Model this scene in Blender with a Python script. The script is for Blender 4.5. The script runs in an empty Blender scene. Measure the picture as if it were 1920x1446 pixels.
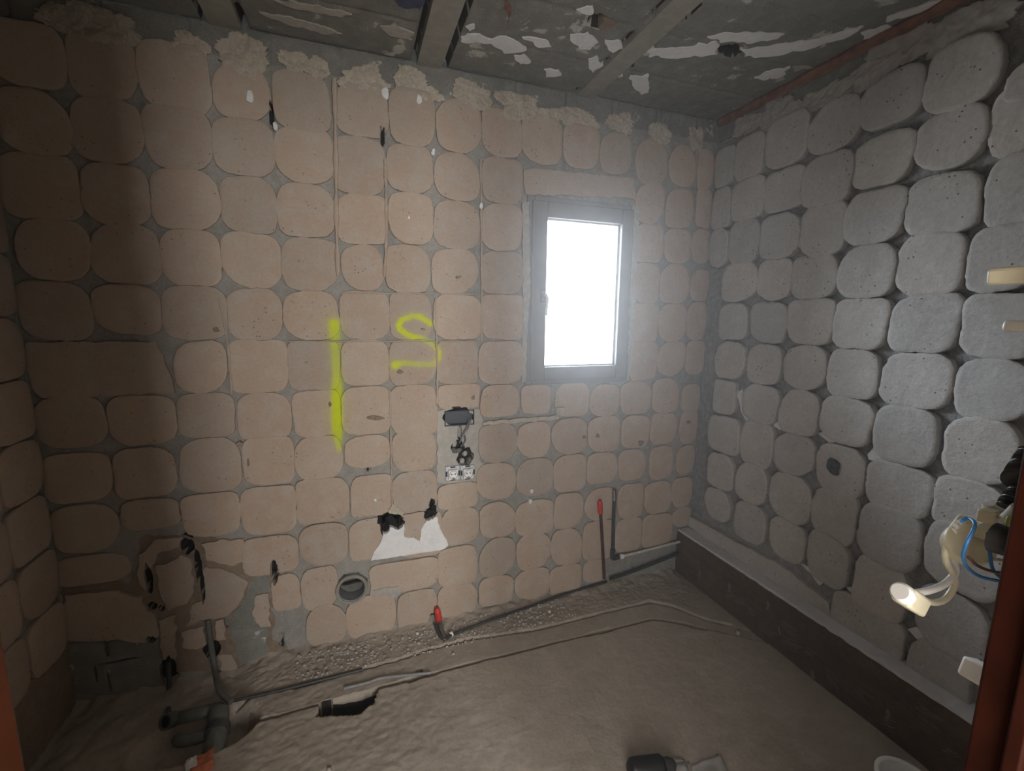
import bpy, bmesh, math, random
import numpy as np
from mathutils import Vector, Matrix, noise

random.seed(7)
sc = bpy.context.scene
COL = sc.collection

# ---------------------------------------------------------------- camera
YAW, PITCH, ROLL = math.radians(19.489), math.radians(8.654), math.radians(0.646)
FPX = 838.28
CAM = Vector((-1.8464, -2.0109, 1.4811))
H = 2.5
cy_, sy_, cp_, sp_ = math.cos(YAW), math.sin(YAW), math.cos(PITCH), math.sin(PITCH)
FW = Vector((sy_*cp_, cy_*cp_, -sp_))
R0 = Vector((cy_, -sy_, 0)); U0 = R0.cross(FW)
RV = R0*math.cos(ROLL) + U0*math.sin(ROLL)
UV = -R0*math.sin(ROLL) + U0*math.cos(ROLL)
camd = bpy.data.cameras.new('camera'); cam = bpy.data.objects.new('camera', camd)
COL.objects.link(cam)
m = Matrix((RV, UV, -FW)).transposed().to_4x4(); m.translation = CAM
cam.matrix_world = m
camd.sensor_width = 36; camd.lens = FPX/1920*36; camd.clip_start = 0.01
sc.camera = cam

# ---------------------------------------------------------------- world, lights, exposure
sc.view_settings.view_transform = 'Standard'; sc.view_settings.look = 'None'
sc.view_settings.gamma = 1; sc.view_settings.exposure = 0.58
w = bpy.data.worlds.new('sky'); sc.world = w; w.use_nodes = True
bg = w.node_tree.nodes['Background']
bg.inputs[1].default_value = 19.0
wt = w.node_tree; gc = wt.nodes.new('ShaderNodeTexCoord'); sx = wt.nodes.new('ShaderNodeSeparateXYZ'); wr = wt.nodes.new('ShaderNodeValToRGB')
wt.links.new(gc.outputs['Generated'], sx.inputs[0]); ma = wt.nodes.new('ShaderNodeMath'); ma.operation = 'MULTIPLY_ADD'
wt.links.new(sx.outputs[2], ma.inputs[0]); ma.inputs[1].default_value = .5; ma.inputs[2].default_value = .5
wt.links.new(ma.outputs[0], wr.inputs[0]); wt.links.new(wr.outputs[0], bg.inputs[0])
e_ = wr.color_ramp.elements; e_[0].position = .48; e_[0].color = (.42, .44, .45, 1); e_[1].position = .53; e_[1].color = (.80, .90, 1.0, 1)

def area(name, loc, target, sx, sy, power, color, portal=False):
    d = bpy.data.lights.new(name, 'AREA'); d.shape = 'RECTANGLE'; d.size = sx; d.size_y = sy
    d.energy = power; d.color = color
    if portal: d.cycles.is_portal = True
    o = bpy.data.objects.new(name, d); COL.objects.link(o); o.location = loc
    o.rotation_euler = (Vector(target)-Vector(loc)).to_track_quat('-Z', 'Y').to_euler()
    return o
area('hall_window_light', (-1.30, -4.42, 1.55), (-1.45, 0, 1.35), 0.42, 1.1, 54, (1.0, 0.95, 0.90))
area('hall_fill_light', (-2.35, -3.5, 1.25), (-1.2, 0, 1.5), 1.7, 1.9, 56, (1.0, 0.96, 0.91))  # unseen fill lamp, added to spread soft light through the doorway
area('window_portal', (-0.775, 0.21, 1.59), (-0.775, -2, 1.59), 0.46, 0.74, 1, (1, 1, 1), portal=True)

# ---------------------------------------------------------------- helpers
def ray(px, py): return FW*FPX + RV*(px-960) - UV*(py-723)
def at(px, py, axis, val):
    d = ray(px, py); t = (val-CAM[axis])/d[axis]; return CAM + d*t
def front(px, py): p = at(px, py, 1, 0.0); return p.x, p.z          # on the front wall
def right(px, py): p = at(px, py, 0, 0.0); return p.y, p.z          # on the right wall
def flo(px, py, z=0.0): return at(px, py, 2, z)

def tag(o, label=None, cat=None, group=None, kind=None):
    if label: o['label'] = label
    if cat: o['category'] = cat
    if group: o['group'] = group
    if kind: o['kind'] = kind
    return o
def empty(name, loc=(0, 0, 0), **k):
    o = bpy.data.objects.new(name, None); COL.objects.link(o); o.location = loc
    o.empty_display_size = .05
    return tag(o, **k)
def link(name, me, mat, parent=None, smooth=True):
    o = bpy.data.objects.new(name, me); COL.objects.link(o)
    if mat and not me.materials: me.materials.append(mat)
    if parent is not None:
        o.parent = parent
        o.matrix_parent_inverse = Matrix.Translation(-Vector(parent.location))
    if smooth and len(me.polygons): me.polygons.foreach_set('use_smooth', [True]*len(me.polygons))
    return o
def from_bm(name, bm, mat, parent=None, smooth=True, bevel=0):
    bmesh.ops.recalc_face_normals(bm, faces=bm.faces)
    me = bpy.data.meshes.new(name); bm.to_mesh(me); bm.free()
    o = link(name, me, mat, parent, smooth)
    if bevel:
        b = o.modifiers.new('bevel', 'BEVEL'); b.width = bevel; b.segments = 2; b.limit_method = 'ANGLE'
    if smooth:
        try: me.set_sharp_from_angle(angle=math.radians(40))
        except Exception: pass
    return o
def bm_box(bm, c, s, rot=None):
    M = Matrix.Translation(Vector(c))
    if rot is not None: M = M @ rot.to_4x4()
    r = bmesh.ops.create_cube(bm, size=1, matrix=M @ Matrix.Diagonal((s[0], s[1], s[2], 1)))
    return r['verts']
def box(name, c, s, mat, parent=None, rot=None, bevel=0.0):
    bm = bmesh.new(); bm_box(bm, c, s, rot); return from_bm(name, bm, mat, parent, bool(bevel), bevel)
def smoothpath(pts, n=8):
    pts = [Vector(p) for p in pts]
    if len(pts) < 3: return pts
    out = []
    P = [pts[0]*2-pts[1]] + pts + [pts[-1]*2-pts[-2]]
    for i in range(1, len(P)-2):
        a, b, c, d = P[i-1], P[i], P[i+1], P[i+2]
        for k in range(n):
            t = k/n
            out.append(0.5*((2*b)+(c-a)*t+(2*a-5*b+4*c-d)*t*t+(3*b-a-3*c+d)*t**3))
    out.append(pts[-1]); return out
def bm_tube(bm, pts, r, seg=12, smooth=True, caps=True, radf=None):
    pts = smoothpath(pts) if smooth else [Vector(p) for p in pts]
    n = len(pts); rings = []; up = None
    for i, p in enumerate(pts):
        t = (pts[min(i+1, n-1)]-pts[max(i-1, 0)]).normalized()
        if up is None:
            up = t.orthogonal().normalized()
        up = (up - t*up.dot(t)).normalized(); s = t.cross(up)
        rr = r*(radf(i/(n-1)) if radf else 1)
        rings.append([bm.verts.new(p+(up*math.cos(2*math.pi*k/seg)+s*math.sin(2*math.pi*k/seg))*rr) for k in range(seg)])
    for a, b in zip(rings, rings[1:]):
        for k in range(seg): bm.faces.new((a[k], a[(k+1) % seg], b[(k+1) % seg], b[k]))
    if caps:
        bm.faces.new(rings[0][::-1]); bm.faces.new(rings[-1])
def tube(name, pts, r, mat, parent=None, seg=12, smooth=True, radf=None):
    bm = bmesh.new(); bm_tube(bm, pts, r, seg, smooth, True, radf); return from_bm(name, bm, mat, parent)
def lathe(name, prof, base, axis, mat, parent=None, seg=32):
    """prof: (radius, height) list turned about axis through base"""
    z = Vector(axis).normalized(); x = z.orthogonal().normalized(); y = z.cross(x); b = Vector(base)
    bm = bmesh.new(); rings = []
    for r, h in prof:
        rings.append([bm.verts.new(b+z*h+(x*math.cos(2*math.pi*k/seg)+y*math.sin(2*math.pi*k/seg))*max(r, 1e-5)) for k in range(seg)])
    for a, c in zip(rings, rings[1:]):
        for k in range(seg): bm.faces.new((a[k], a[(k+1) % seg], c[(k+1) % seg], c[k]))
    return from_bm(name, bm, mat, parent)

# ---------------------------------------------------------------- materials
def nt(name):
    m = bpy.data.materials.new(name); m.use_nodes = True
    t = m.node_tree; b = t.nodes['Principled BSDF']; return m, t, b
def N(t, typ, **k):
    n = t.nodes.new(typ)
    for a, v in k.items():
        if a in n.inputs.keys() if hasattr(n.inputs, 'keys') else False: n.inputs[a].default_value = v
        else: setattr(n, a, v)
    return n
def plain(name, col, rough=.5, metal=0.0, bump=0.0, scale=60, var=.12):
    m, t, b = nt(name)
    b.inputs['Roughness'].default_value = rough; b.inputs['Metallic'].default_value = metal
    g = N(t, 'ShaderNodeNewGeometry')
    n = N(t, 'ShaderNodeTexNoise'); n.inputs['Scale'].default_value = scale; n.inputs['Detail'].default_value = 4
    t.links.new(g.outputs['Position'], n.inputs['Vector'])
    r = N(t, 'ShaderNodeValToRGB')
    r.color_ramp.elements[0].color = (*[c*(1-var) for c in col], 1); r.color_ramp.elements[1].color = (*[min(1, c*(1+var)) for c in col], 1)
    r.color_ramp.elements[0].position = .3; r.color_ramp.elements[1].position = .7
    t.links.new(n.outputs['Fac'], r.inputs['Fac']); t.links.new(r.outputs['Color'], b.inputs['Base Color'])
    if bump:
        bp = N(t, 'ShaderNodeBump'); bp.inputs['Strength'].default_value = 1; bp.inputs['Distance'].default_value = bump
        t.links.new(n.outputs['Fac'], bp.inputs['Height']); t.links.new(bp.outputs['Normal'], b.inputs['Normal'])
    return m
def masonry(name, c1, c2, c3, big=3.0, fine=90, bump=.004, pits=.0, white=0.0, spray=False, objvar=.0, pale=(.62, .58, .52), grit=.3):
    """two-tone blotchy mortar / concrete, pitted, with pale dust flecks; optional spray-paint attribute"""
    m, t, b = nt(name); L = t.links.new
    b.inputs['Roughness'].default_value = .95; b.inputs['Specular IOR Level'].default_value = .15
    pos = N(t, 'ShaderNodeNewGeometry').outputs['Position']
    def noi(s, d=5, r=.55, dist=0):
        n = N(t, 'ShaderNodeTexNoise'); n.inputs['Scale'].default_value = s; n.inputs['Detail'].default_value = d
        n.inputs['Roughness'].default_value = r; n.inputs['Distortion'].default_value = dist
        L(pos, n.inputs['Vector']); return n.outputs['Fac']
    def ramp(f, a, bb, ca=(0, 0, 0, 1), cb=(1, 1, 1, 1)):
        r = N(t, 'ShaderNodeValToRGB'); e = r.color_ramp.elements
        e[0].position = a; e[1].position = bb; e[0].color = ca; e[1].color = cb; L(f, r.inputs['Fac']); return r.outputs['Color']
    def mix(f, a, bb, mode='MIX'):
        x = N(t, 'ShaderNodeMix'); x.data_type = 'RGBA'; x.blend_type = mode
        for i, v in ((0, f), (6, a), (7, bb)):
            if hasattr(v, 'links') or isinstance(v, bpy.types.NodeSocket): L(v, x.inputs[i])
            else: x.inputs[i].default_value = v if not isinstance(v, tuple) else (*v[:3], 1)
        return x.outputs[2]
    base = mix(ramp(noi(big, 4, .5, .4), .35, .65), c1, c2)
    base = mix(ramp(noi(big*6, 6, .6), .45, .75), base, c3)
    gr = noi(fine, 6, .7)
    base = mix(grit, base, ramp(gr, .3, .7, (.35, .35, .35, 1), (.68, .68, .68, 1)), 'OVERLAY')
    if objvar:
        oi = N(t, 'ShaderNodeObjectInfo')
        v = ramp(oi.outputs['Random'], 0, 1, (1-objvar,)*3+(1,), (1+objvar*.3, 1, 1-objvar*.3, 1))
        base = mix(1.0, base, v, 'MULTIPLY')
    if white:
        sc1 = noi(9, 8, .62, .2)
        base = mix(ramp(sc1, 1-white, 1-white+.02), base, pale)
    hsum = gr
    if pits:
        v = N(t, 'ShaderNodeTexVoronoi'); v.inputs['Scale'].default_value = 55; L(pos, v.inputs['Vector'])
        rare = ramp(noi(14, 2), .56, .6)
        pit = ramp(v.outputs['Distance'], .10, .2, (1, 1, 1, 1), (0, 0, 0, 1))
        pm = mix(1.0, pit, rare, 'MULTIPLY')
        f = N(t, 'ShaderNodeMath', operation='MULTIPLY'); L(pm, f.inputs[0]); f.inputs[1].default_value = pits
        base = mix(f.outputs[0], base, (.05, .04, .035))
    if spray:
        a = N(t, 'ShaderNodeAttribute'); a.attribute_name = 'spray'
        base = mix(a.outputs['Fac'], base, (.56, .64, .03))
    L(base, b.inputs['Base Color'])
    h2 = noi(18, 6, .6)
    ad = N(t, 'ShaderNodeMath', operation='MULTIPLY_ADD'); L(gr, ad.inputs[0]); ad.inputs[1].default_value = .35; L(h2, ad.inputs[2])
    bp = N(t, 'ShaderNodeBump'); bp.inputs['Strength'].default_value = 1; bp.inputs['Distance'].default_value = bump
    L(ad.outputs[0], bp.inputs['Height']); L(bp.outputs['Normal'], b.inputs['Normal'])
    return m

M_dabF = masonry('mortar_beige', (.43, .365, .31), (.42, .338, .275), (.45, .41, .365), big=2.5, bump=.003, pits=.7, spray=True, objvar=.13, white=.27)
M_dabR = masonry('mortar_grey', (.49, .485, .475), (.45, .44, .43), (.53, .525, .515), big=2.5, bump=.005, pits=.9, objvar=.10, white=.28, grit=.4)
M_wall = masonry('rough_concrete', (.30, .295, .275), (.26, .255, .235), (.36, .35, .33), big=5, fine=140, bump=.008, pits=.5, spray=True, grit=.6)
M_wallR = masonry('rough_concrete_blue', (.33, .335, .34), (.27, .265, .26), (.42, .43, .44), big=6, fine=160, bump=.012, pits=.6, grit=.8)
M_block = masonry('concrete_block', (.23, .23, .215), (.19, .19, .175), (.28, .28, .26), big=3, fine=170, bump=.006, pits=.5, grit=.8, white=.385, pale=(.5, .49, .45))
M_joist = masonry('joist_concrete', (.30, .29, .255), (.26, .25, .22), (.34, .33, .29), big=4, fine=60, bump=.002, grit=.3)
M_plast = masonry('plaster_remnant', (.50, .45, .38), (.42, .37, .30), (.58, .54, .47), big=14, fine=110, bump=.012, grit=.5)
M_white = masonry('white_plaster', (.74, .75, .76), (.66, .67, .69), (.78, .79, .80), big=9, fine=60, bump=.004, grit=.15)
M_brown = masonry('brown_plaster', (.25, .195, .15), (.20, .155, .12), (.30, .24, .185), big=5, fine=80, bump=.006, grit=.4, pits=.5)
M_greyp = masonry('grey_filler', (.40, .38, .35), (.35, .335, .31), (.46, .44, .41), big=8, fine=60, bump=.003, grit=.2)
M_floor = masonry('dusty_screed', (.39, .345, .295), (.34, .30, .255), (.44, .395, .345), big=2.2, fine=75, bump=.004, grit=.35, pits=.3)
M_ledge = masonry('brown_tile_back', (.125, .09, .07), (.095, .075, .062), (.15, .12, .095), big=6, fine=30, bump=.003, grit=.3, white=.30, pale=(.33, .30, .26))
M_ltop = masonry('ledge_top', (.62, .63, .65), (.54, .54, .55), (.68, .69, .71), big=6, fine=50, bump=.002, grit=.15)
M_frame = plain('window_frame_grey', (.23, .225, .225), .45, 0, 0, 20, .05)
M_bead = plain('window_bead', (.6, .62, .65), .4)
M_wood = plain('red_brown_wood', (.026, .006, .003), .6, 0, .001, 25, .3)
M_woodL = plain('orange_brown_wood', (.062, .0165, .005), .6, 0, .001, 25, .2)
for m_ in (M_wood, M_woodL): m_.node_tree.nodes['Principled BSDF'].inputs['Specular IOR Level'].default_value = .08
M_rust = plain('terracotta_strip', (.20, .10, .07), .9, 0, .004, 30, .4)
M_black = plain('black_plastic', (.012, .012, .013), .5)
M_shade = plain('painted_shade', (.02, .018, .016), .95, 0, .004, 40)  # near-black that puts shade into the colour of holes and gaps
M_grey = plain('grey_plastic', (.22, .225, .235), .45, 0, .001, 90, .2)
M_wwire = plain('white_wire', (.55, .54, .52), .4, 0, 0, 30, .05)
M_cream = plain('cream_plastic', (.50, .455, .33), .4, 0, 0, 30, .06)
M_wplas = plain('white_plastic', (.80, .80, .79), .4, 0, 0, 30, .05)
M_blue = plain('blue_wire', (.03, .16, .40), .4)
M_brwire = plain('brown_wire', (.10, .05, .03), .5)
M_ygwire = plain('yellow_green_wire', (.30, .36, .05), .5)
M_red = plain('red_cap', (.55, .045, .035), .45)
M_rpipe = plain('dark_red_pipe', (.07, .025, .02), .5, 0, .001, 50, .3)
M_dpipe = plain('dark_pipe', (.055, .055, .055), .5, .2, .001, 50, .3)
M_ppipe = plain('pale_pipe', (.55, .50, .44), .6, 0, .001, 60, .2)
M_gpipe = plain('grey_green_pipe', (.115, .12, .11), .6, 0, .002, 40, .25)
M_steel = plain('steel', (.5, .5, .5), .3, 1.0)
M_brick = plain('brick_red', (.45, .14, .07), .9, 0, .004, 60, .3)
M_paper = plain('paper', (.36, .355, .34), .8, 0, .002, 30, .1)
M_galv = plain('zinc_plate', (.52, .55, .60), .45, .4, .001, 90, .2)
mg, tg, bgl = nt('glass_pane')
gl = N(tg, 'ShaderNodeBsdfGlossy'); gl.inputs['Roughness'].default_value = 0.02
tr = N(tg, 'ShaderNodeBsdfTransparent'); fr = N(tg, 'ShaderNodeFresnel'); fr.inputs['IOR'].default_value = 1.45
mx = N(tg, 'ShaderNodeMixShader'); tg.links.new(fr.outputs[0], mx.inputs[0]); tg.links.new(tr.outputs[0], mx.inputs[1]); tg.links.new(gl.outputs[0], mx.inputs[2])
tg.links.new(mx.outputs[0], tg.nodes['Material Output'].inputs['Surface']); M_glass = mg

# ---------------------------------------------------------------- spray-paint marks (real paint strokes on the wall)
def seg_d(px, pz, a, b):
    ax, az = a; bx, bz = b; dx, dz = bx-ax, bz-az
    t = np.clip(((px-ax)*dx+(pz-az)*dz)/(dx*dx+dz*dz+1e-12), 0, 1)
    return np.hypot(px-ax-t*dx, pz-az-t*dz), t
BAR = [front(*p) for p in [(627, 608), (629, 660), (632, 700), (632, 740), (632, 782), (633, 810), (636, 842)]]
BARW = [.024, .020, .019, .024, .025, .022, .011]; BARI = [.95, .62, .72, 1, 1, .95, .55]
TWO = [front(*p) for p in [(807, 607), (787, 594), (772, 593), (753, 600), (747, 610), (750, 618), (762, 627), (775, 632), (787, 633), (800, 639), (815, 648), (822, 660), (822, 672), (813, 683), (788, 683), (755, 680), (741, 684)]]
TWOI = [.85, .9, .7, .9, 1, .95, .95, .95, .7, .5, .65, .75, .65, .45, .45, .6, .95]
def spray_at(px, pz):
    s = np.zeros_like(px)
    for path, ww, ii in ((BAR, BARW, BARI), (TWO, [.0125]*16+[.018], TWOI)):
        for k in range(len(path)-1):
            d, t = seg_d(px, pz, path[k], path[k+1])
            W_ = ww[k]*(1-t)+ww[k+1]*t; I_ = ii[k]*(1-t)+ii[k+1]*t
            s = np.maximum(s, I_*np.clip(1.0-(d-W_*.55)/(W_*.85), 0, 1))
            s = np.maximum(s, .22*I_*np.exp(-(d/(W_*1.9))**2))
    return s
def add_spray(me, xs, zs):
    at_ = me.attributes.new('spray', 'FLOAT', 'POINT'); at_.data.foreach_set('value', spray_at(np.array(xs), np.array(zs)).astype(np.float32))

def inpoly(x, y, P):
    c = False; j = len(P)-1
    for i in range(len(P)):
        if (P[i][1] > y) != (P[j][1] > y) and x < (P[j][0]-P[i][0])*(y-P[i][1])/(P[j][1]-P[i][1])+P[i][0]: c = not c
        j = i
    return c
HOLES = []
# ---------------------------------------------------------------- mortar dabs
def dab_mesh(cx, cz, hw, hh, th, frame, nexp=3.6, rough=.018, seed=0, rings=9, seg=52, spray=False, tilt=None, lump=0.0, base=-.006, cut=None):
    """a flattened adhesive dab: superellipse outline with ragged edge. frame(a,b,depth)->world"""
    rs = random.Random(seed); off = Vector((rs.uniform(0, 90), rs.uniform(0, 90), rs.uniform(0, 90)))
    tx, tz = tilt if tilt else (rs.uniform(-.012, .012), rs.uniform(-.012, .012))
    # corner individual roundness
    ns = [nexp*rs.uniform(.66, 1.5) for _ in range(4)]
    th = th*rs.uniform(.85, 1.15)
    prof = [(0, 1)]+[(k/rings*.965, 1) for k in range(1, rings)]+[(.978, 1), (.991, .95), (1.0, .74), (1.0, .35), (.975, 0)]
    V = []; A = []; B = []
    outl = []
    for k in range(seg):
        a = 2*math.pi*k/seg; c, s = math.cos(a), math.sin(a)
        q = (0 if s >= 0 else 2) + (0 if c*s >= 0 else 1)
        # blend exponents between quadrants
        wq = (c*c, s*s); n = ns[q]
        r = (abs(c)**n+abs(s)**n)**(-1/n)
        nz = noise.noise(Vector((c*1.3, s*1.3, 0))+off)*rough*2.2 + noise.noise(Vector((c*6, s*6, 3))+off)*rough + noise.noise(Vector((c*18, s*18, 7))+off)*rough*.6
        outl.append((c*r*(1+nz), s*r*(1+nz)))
    for i, (f, hgt) in enumerate(prof):
        for k in range(seg if i else 1):
            u, v = outl[k]
            if f == 1.0 or f == .975:
                j = 1+noise.noise(Vector((u*9, v*9, hgt*3))+off)*.02
                u *= j; v *= j
            x = cx+hw*u*f; z = cz+hh*v*f
            t = th*hgt
            if hgt > .9:
                t += (u*tx*hw+v*tz*hh)*1.2 + noise.noise(Vector((x*9, z*9, 1))+off)*.0016 + noise.noise(Vector((x*40, z*40, 5)))*.0006
                if lump: t += lump*(noise.noise(Vector((x*28, z*28, 2))+off)+.5*noise.noise(Vector((x*70, z*70, 4))))*(1-f*.3)
            if hgt == 0: t = base
            if frame is fr_front and hgt > .3:
                for (ca, cb, ra, rb, dep) in HOLES:
                    if abs(x-ca) < ra*1.4 and abs(z-cb) < rb*1.4:
                        q = math.hypot((x-ca)/ra, (z-cb)/rb)+noise.noise(Vector((x*50, z*50, 2)))*.3
                        if q < 1.1: t = min(t, -dep)
            V.append(frame(x, z, t)); A.append(x); B.append(z)
    F = [(0, 1+k, 1+(k+1) % seg) for k in range(seg)]
    for i in range(1, len(prof)-1):
        o1 = 1+(i-1)*seg; o2 = o1+seg
        F += [(o1+k, o2+k, o2+(k+1) % seg, o1+(k+1) % seg) for k in range(seg)]
    me = bpy.data.meshes.new('dab'); me.from_pydata(V, [], F)
    if spray: add_spray(me, A, B)
    return me
fr_front = lambda a, b, d: (a, -d, b)
fr_right = lambda a, b, d: (-d, a, b)
fr_left = lambda a, b, d: (XL+d, a, b)
XL = -2.925

def slab(name, poly, frame, th, mat, parent, sub=.012, ragged=.004, base=-.006, spray=False, seed=0, lump=.0, pierce=True):
    """irregular flat patch from an outline (in wall coordinates), ragged edge, own thickness"""
    pts = []
    n = len(poly)
    for i in range(n):
        a = Vector(poly[i]); b = Vector(poly[(i+1) % n]); k = max(1, int((b-a).length/sub))
        for j in range(k):
            p = a.lerp(b, j/k); q = Vector((p.x*30, p.y*30, seed))
            pts.append(p+Vector((noise.noise(q), noise.noise(q+Vector((9, 9, 9)))))*ragged*2)
    from mathutils.geometry import delaunay_2d_cdt
    n0 = len(pts); P2 = [Vector((p.x, p.y)) for p in pts]; E2 = [(k, (k+1) % n0) for k in range(n0)]
    hl = []
    x0, x1 = min(p.x for p in P2), max(p.x for p in P2); y0, y1 = min(p.y for p in P2), max(p.y for p in P2)
    for (ca, cb, ra, rb, dep) in (HOLES if (frame is fr_front and pierce) else []):
        if not (x0-ra < ca < x1+ra and y0-rb < cb < y1+rb): continue
        st = len(P2); kk = 22
        lp = []
        for k in range(kk):
            an = 2*math.pi*k/kk; u, v = math.cos(an), math.sin(an); j_ = 1+.35*noise.noise(Vector((u*1.5, v*1.5, ca*40)))+.15*noise.noise(Vector((u*5, v*5, ca*40)))
            lp.append(Vector((ca+u*ra*j_, cb+v*rb*j_)))
        hl.append([(p.x, p.y) for p in lp]); P2 += lp; E2 += [(st+k, st+(k+1) % kk) for k in range(kk)]
    if lump:
        st_ = .009; nx_ = int((x1-x0)/st_); ny_ = int((y1-y0)/st_)
        for a_ in range(nx_):
            for b_ in range(ny_): P2.append(Vector((x0+(a_+.5+.2*math.sin(b_*7))*st_, y0+(b_+.5)*st_)))
    ov, oe, of, _, _, _ = delaunay_2d_cdt(P2, E2, [], 0, 1e-7)
    op = [(p.x, p.y) for p in pts]
    bm = bmesh.new(); bv = [bm.verts.new((v.x, v.y, 1)) for v in ov]
    for f in of:
        mx_, my_ = sum(ov[k].x for k in f)/len(f), sum(ov[k].y for k in f)/len(f)
        if not inpoly(mx_, my_, op) or any(inpoly(mx_, my_, h) for h in hl): continue
        try: bm.faces.new([bv[k] for k in f])
        except ValueError: pass
    for v in [v for v in bm.verts if not v.link_faces]: bm.verts.remove(v)
    bnd = [e for e in bm.edges if len(e.link_faces) == 1]
    rim = {v for e in bnd for v in e.verts}
    r = bmesh.ops.extrude_edge_only(bm, edges=bnd)
    low = {v for v in r['geom'] if isinstance(v, bmesh.types.BMVert)}
    for v in bm.verts:
        a, b = v.co.x, v.co.y
        d = base if v in low else (th*.9 if v in rim else th)+lump*noise.noise(Vector((a*30, b*30, seed)))+lump*.6*noise.noise(Vector((a*75, b*75, seed)))
        v.co = Vector(frame(a, b, d))
    return from_bm(name, bm, mat, parent)

# boxes measured for each dab: x0, y0, x1, y1 (+ optional shape exponent)
FD = """-15,42,126,166;128,62,258,190;260,82,396,214;400,118,509,224;512,136,620,246;623,152,727,258;730,168,815,274;816,188,902,287;903,205,977,296;977,218,1052,310;1054,235,1122,317;1123,248,1183,328;1190,262,1250,345;1252,272,1303,352;1307,280,1335,358
0,170,136,290;138,187,270,307;272,203,400,320;400,225,514,331;515,240,626,345;622,258,722,364;725,272,811,363;814,288,898,377;903,298,979,382,6;1190,342,1243,420;1246,355,1298,428;1303,355,1332,429
0,290,152,412;155,308,284,422;285,320,415,431;416,332,519,437;520,345,630,445;632,365,726,458,5;728,364,812,458;814,378,899,468;901,384,978,470;1190,421,1240,492,6;1244,430,1293,494;1296,430,1330,494
33,412,171,527;172,421,301,533;302,431,416,537;417,438,528,540;529,447,637,546;640,459,720,546;722,459,806,548,5;808,467,896,552;900,472,979,551,6;1185,493,1235,568;1236,496,1290,569;1294,505,1326,565
35,527,174,637;177,533,304,628;305,537,427,636;427,541,531,637;532,546,635,637;637,547,730,637,4.5;730,549,808,636,4.5;812,553,901,637;901,552,979,636,7;1182,569,1232,640,6;1233,569,1285,640;1287,567,1322,637
326,640,428,736;428,638,540,736,4.5;540,638,637,731,6;639,638,729,722;730,638,818,720,4.5;818,638,894,719,7;897,640,979,719;1180,640,1230,712,6;1231,640,1282,704;1284,638,1318,702
66,743,203,840;206,740,332,834;333,737,442,819,4.5;446,736,548,823;550,732,638,818,6;640,725,731,814,7;732,722,819,813,7;820,720,898,766,6;900,720,973,780;976,722,1030,776,5;1040,718,1103,780;1104,720,1159,779;1162,714,1219,776;1221,709,1270,773;1276,720,1310,772
83,848,215,940;216,838,332,931,4.5;336,820,456,921;456,818,552,908,5;554,817,642,899;645,816,732,876;735,806,817,882;896,794,969,866;969,792,1031,857;1032,783,1098,852;1101,780,1161,846;1163,778,1216,838;1218,774,1267,831;1273,770,1304,830,5
98,945,226,1034;228,934,340,990,5;343,924,452,1004,5;452,911,556,1000,6;556,896,656,978,6;656,889,736,966,6;736,883,819,958,6;820,905,894,952,5;893,867,966,935;967,860,1037,928;1037,852,1097,921,5;1099,847,1156,905;1158,842,1209,900;1216,836,1259,898;1266,835,1300,889
104,1038,246,1093;455,1003,560,1074,5;562,980,652,1058;655,970,750,1046,6;747,960,828,1042,7;826,950,897,1018,3;898,940,966,1007;964,938,1035,1001,5;1037,923,1092,989;1096,914,1154,975;1156,906,1204,969;1206,902,1257,961;1258,895,1295,949
510,1075,564,1142,5;565,1062,634,1140;692,1050,822,1108,7;820,1024,893,1096,4.5;897,1008,966,1079;968,997,1030,1065;1030,990,1089,1058;1091,976,1151,1046,5;1152,970,1201,1032,6;1202,962,1257,1024,4.5;1258,950,1293,986
574,1132,650,1207;648,1116,743,1196;744,1106,818,1178,5;820,1090,894,1154;896,1079,962,1132;964,1065,1029,1121;1030,1058,1088,1113;1091,1049,1132,1090"""
RD = """1347,277,1385,350;1386,256,1441,336;1443,217,1521,312;1523,187,1622,284;1624,140,1740,236;1748,75,1884,203;1898,110,2010,180
1343,353,1378,430;1379,335,1440,413,5;1441,317,1520,394;1512,290,1608,384,4.5;1608,253,1724,349;1726,207,1862,317;1868,150,2010,290
1338,430,1372,500;1374,412,1432,495;1434,403,1508,487;1508,383,1594,480,4.5;1594,358,1706,458;1710,327,1847,440;1857,283,2010,425
1361,492,1428,566;1428,485,1492,563;1493,478,1579,561;1581,460,1688,558;1690,438,1819,553;1823,423,1960,548
1357,569,1411,638;1413,566,1484,643;1486,563,1571,646,5;1572,560,1675,655;1677,553,1809,662;1812,550,1960,672,5
1347,640,1404,712;1408,646,1473,723;1476,648,1558,731;1560,655,1655,748,5;1659,662,1798,766;1799,672,1960,790
1343,712,1385,776,6;1401,722,1468,792;1470,731,1544,815;1546,745,1645,834;1645,762,1765,870;1777,783,1919,906,2.6
1335,780,1394,850,5;1394,788,1458,876;1458,812,1534,893;1537,835,1631,926;1628,868,1758,966;1757,898,1900,1000
1333,850,1384,916;1386,868,1448,943;1449,888,1528,980;1529,915,1614,1015;1614,950,1739,1064;1742,985,1900,1112
1328,916,1376,975;1382,942,1444,1015;1450,975,1518,1051;1520,1003,1602,1096;1606,1045,1714,1158;1720,1110,1868,1228
1562,1130,1704,1238,6;1706,1205,1832,1318,5"""
def parse(s):
    out = []
    for line in s.strip().split('\n'):
        for it in line.split(';'): out.append([float(v) for v in it.split(',')])
    return out
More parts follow.
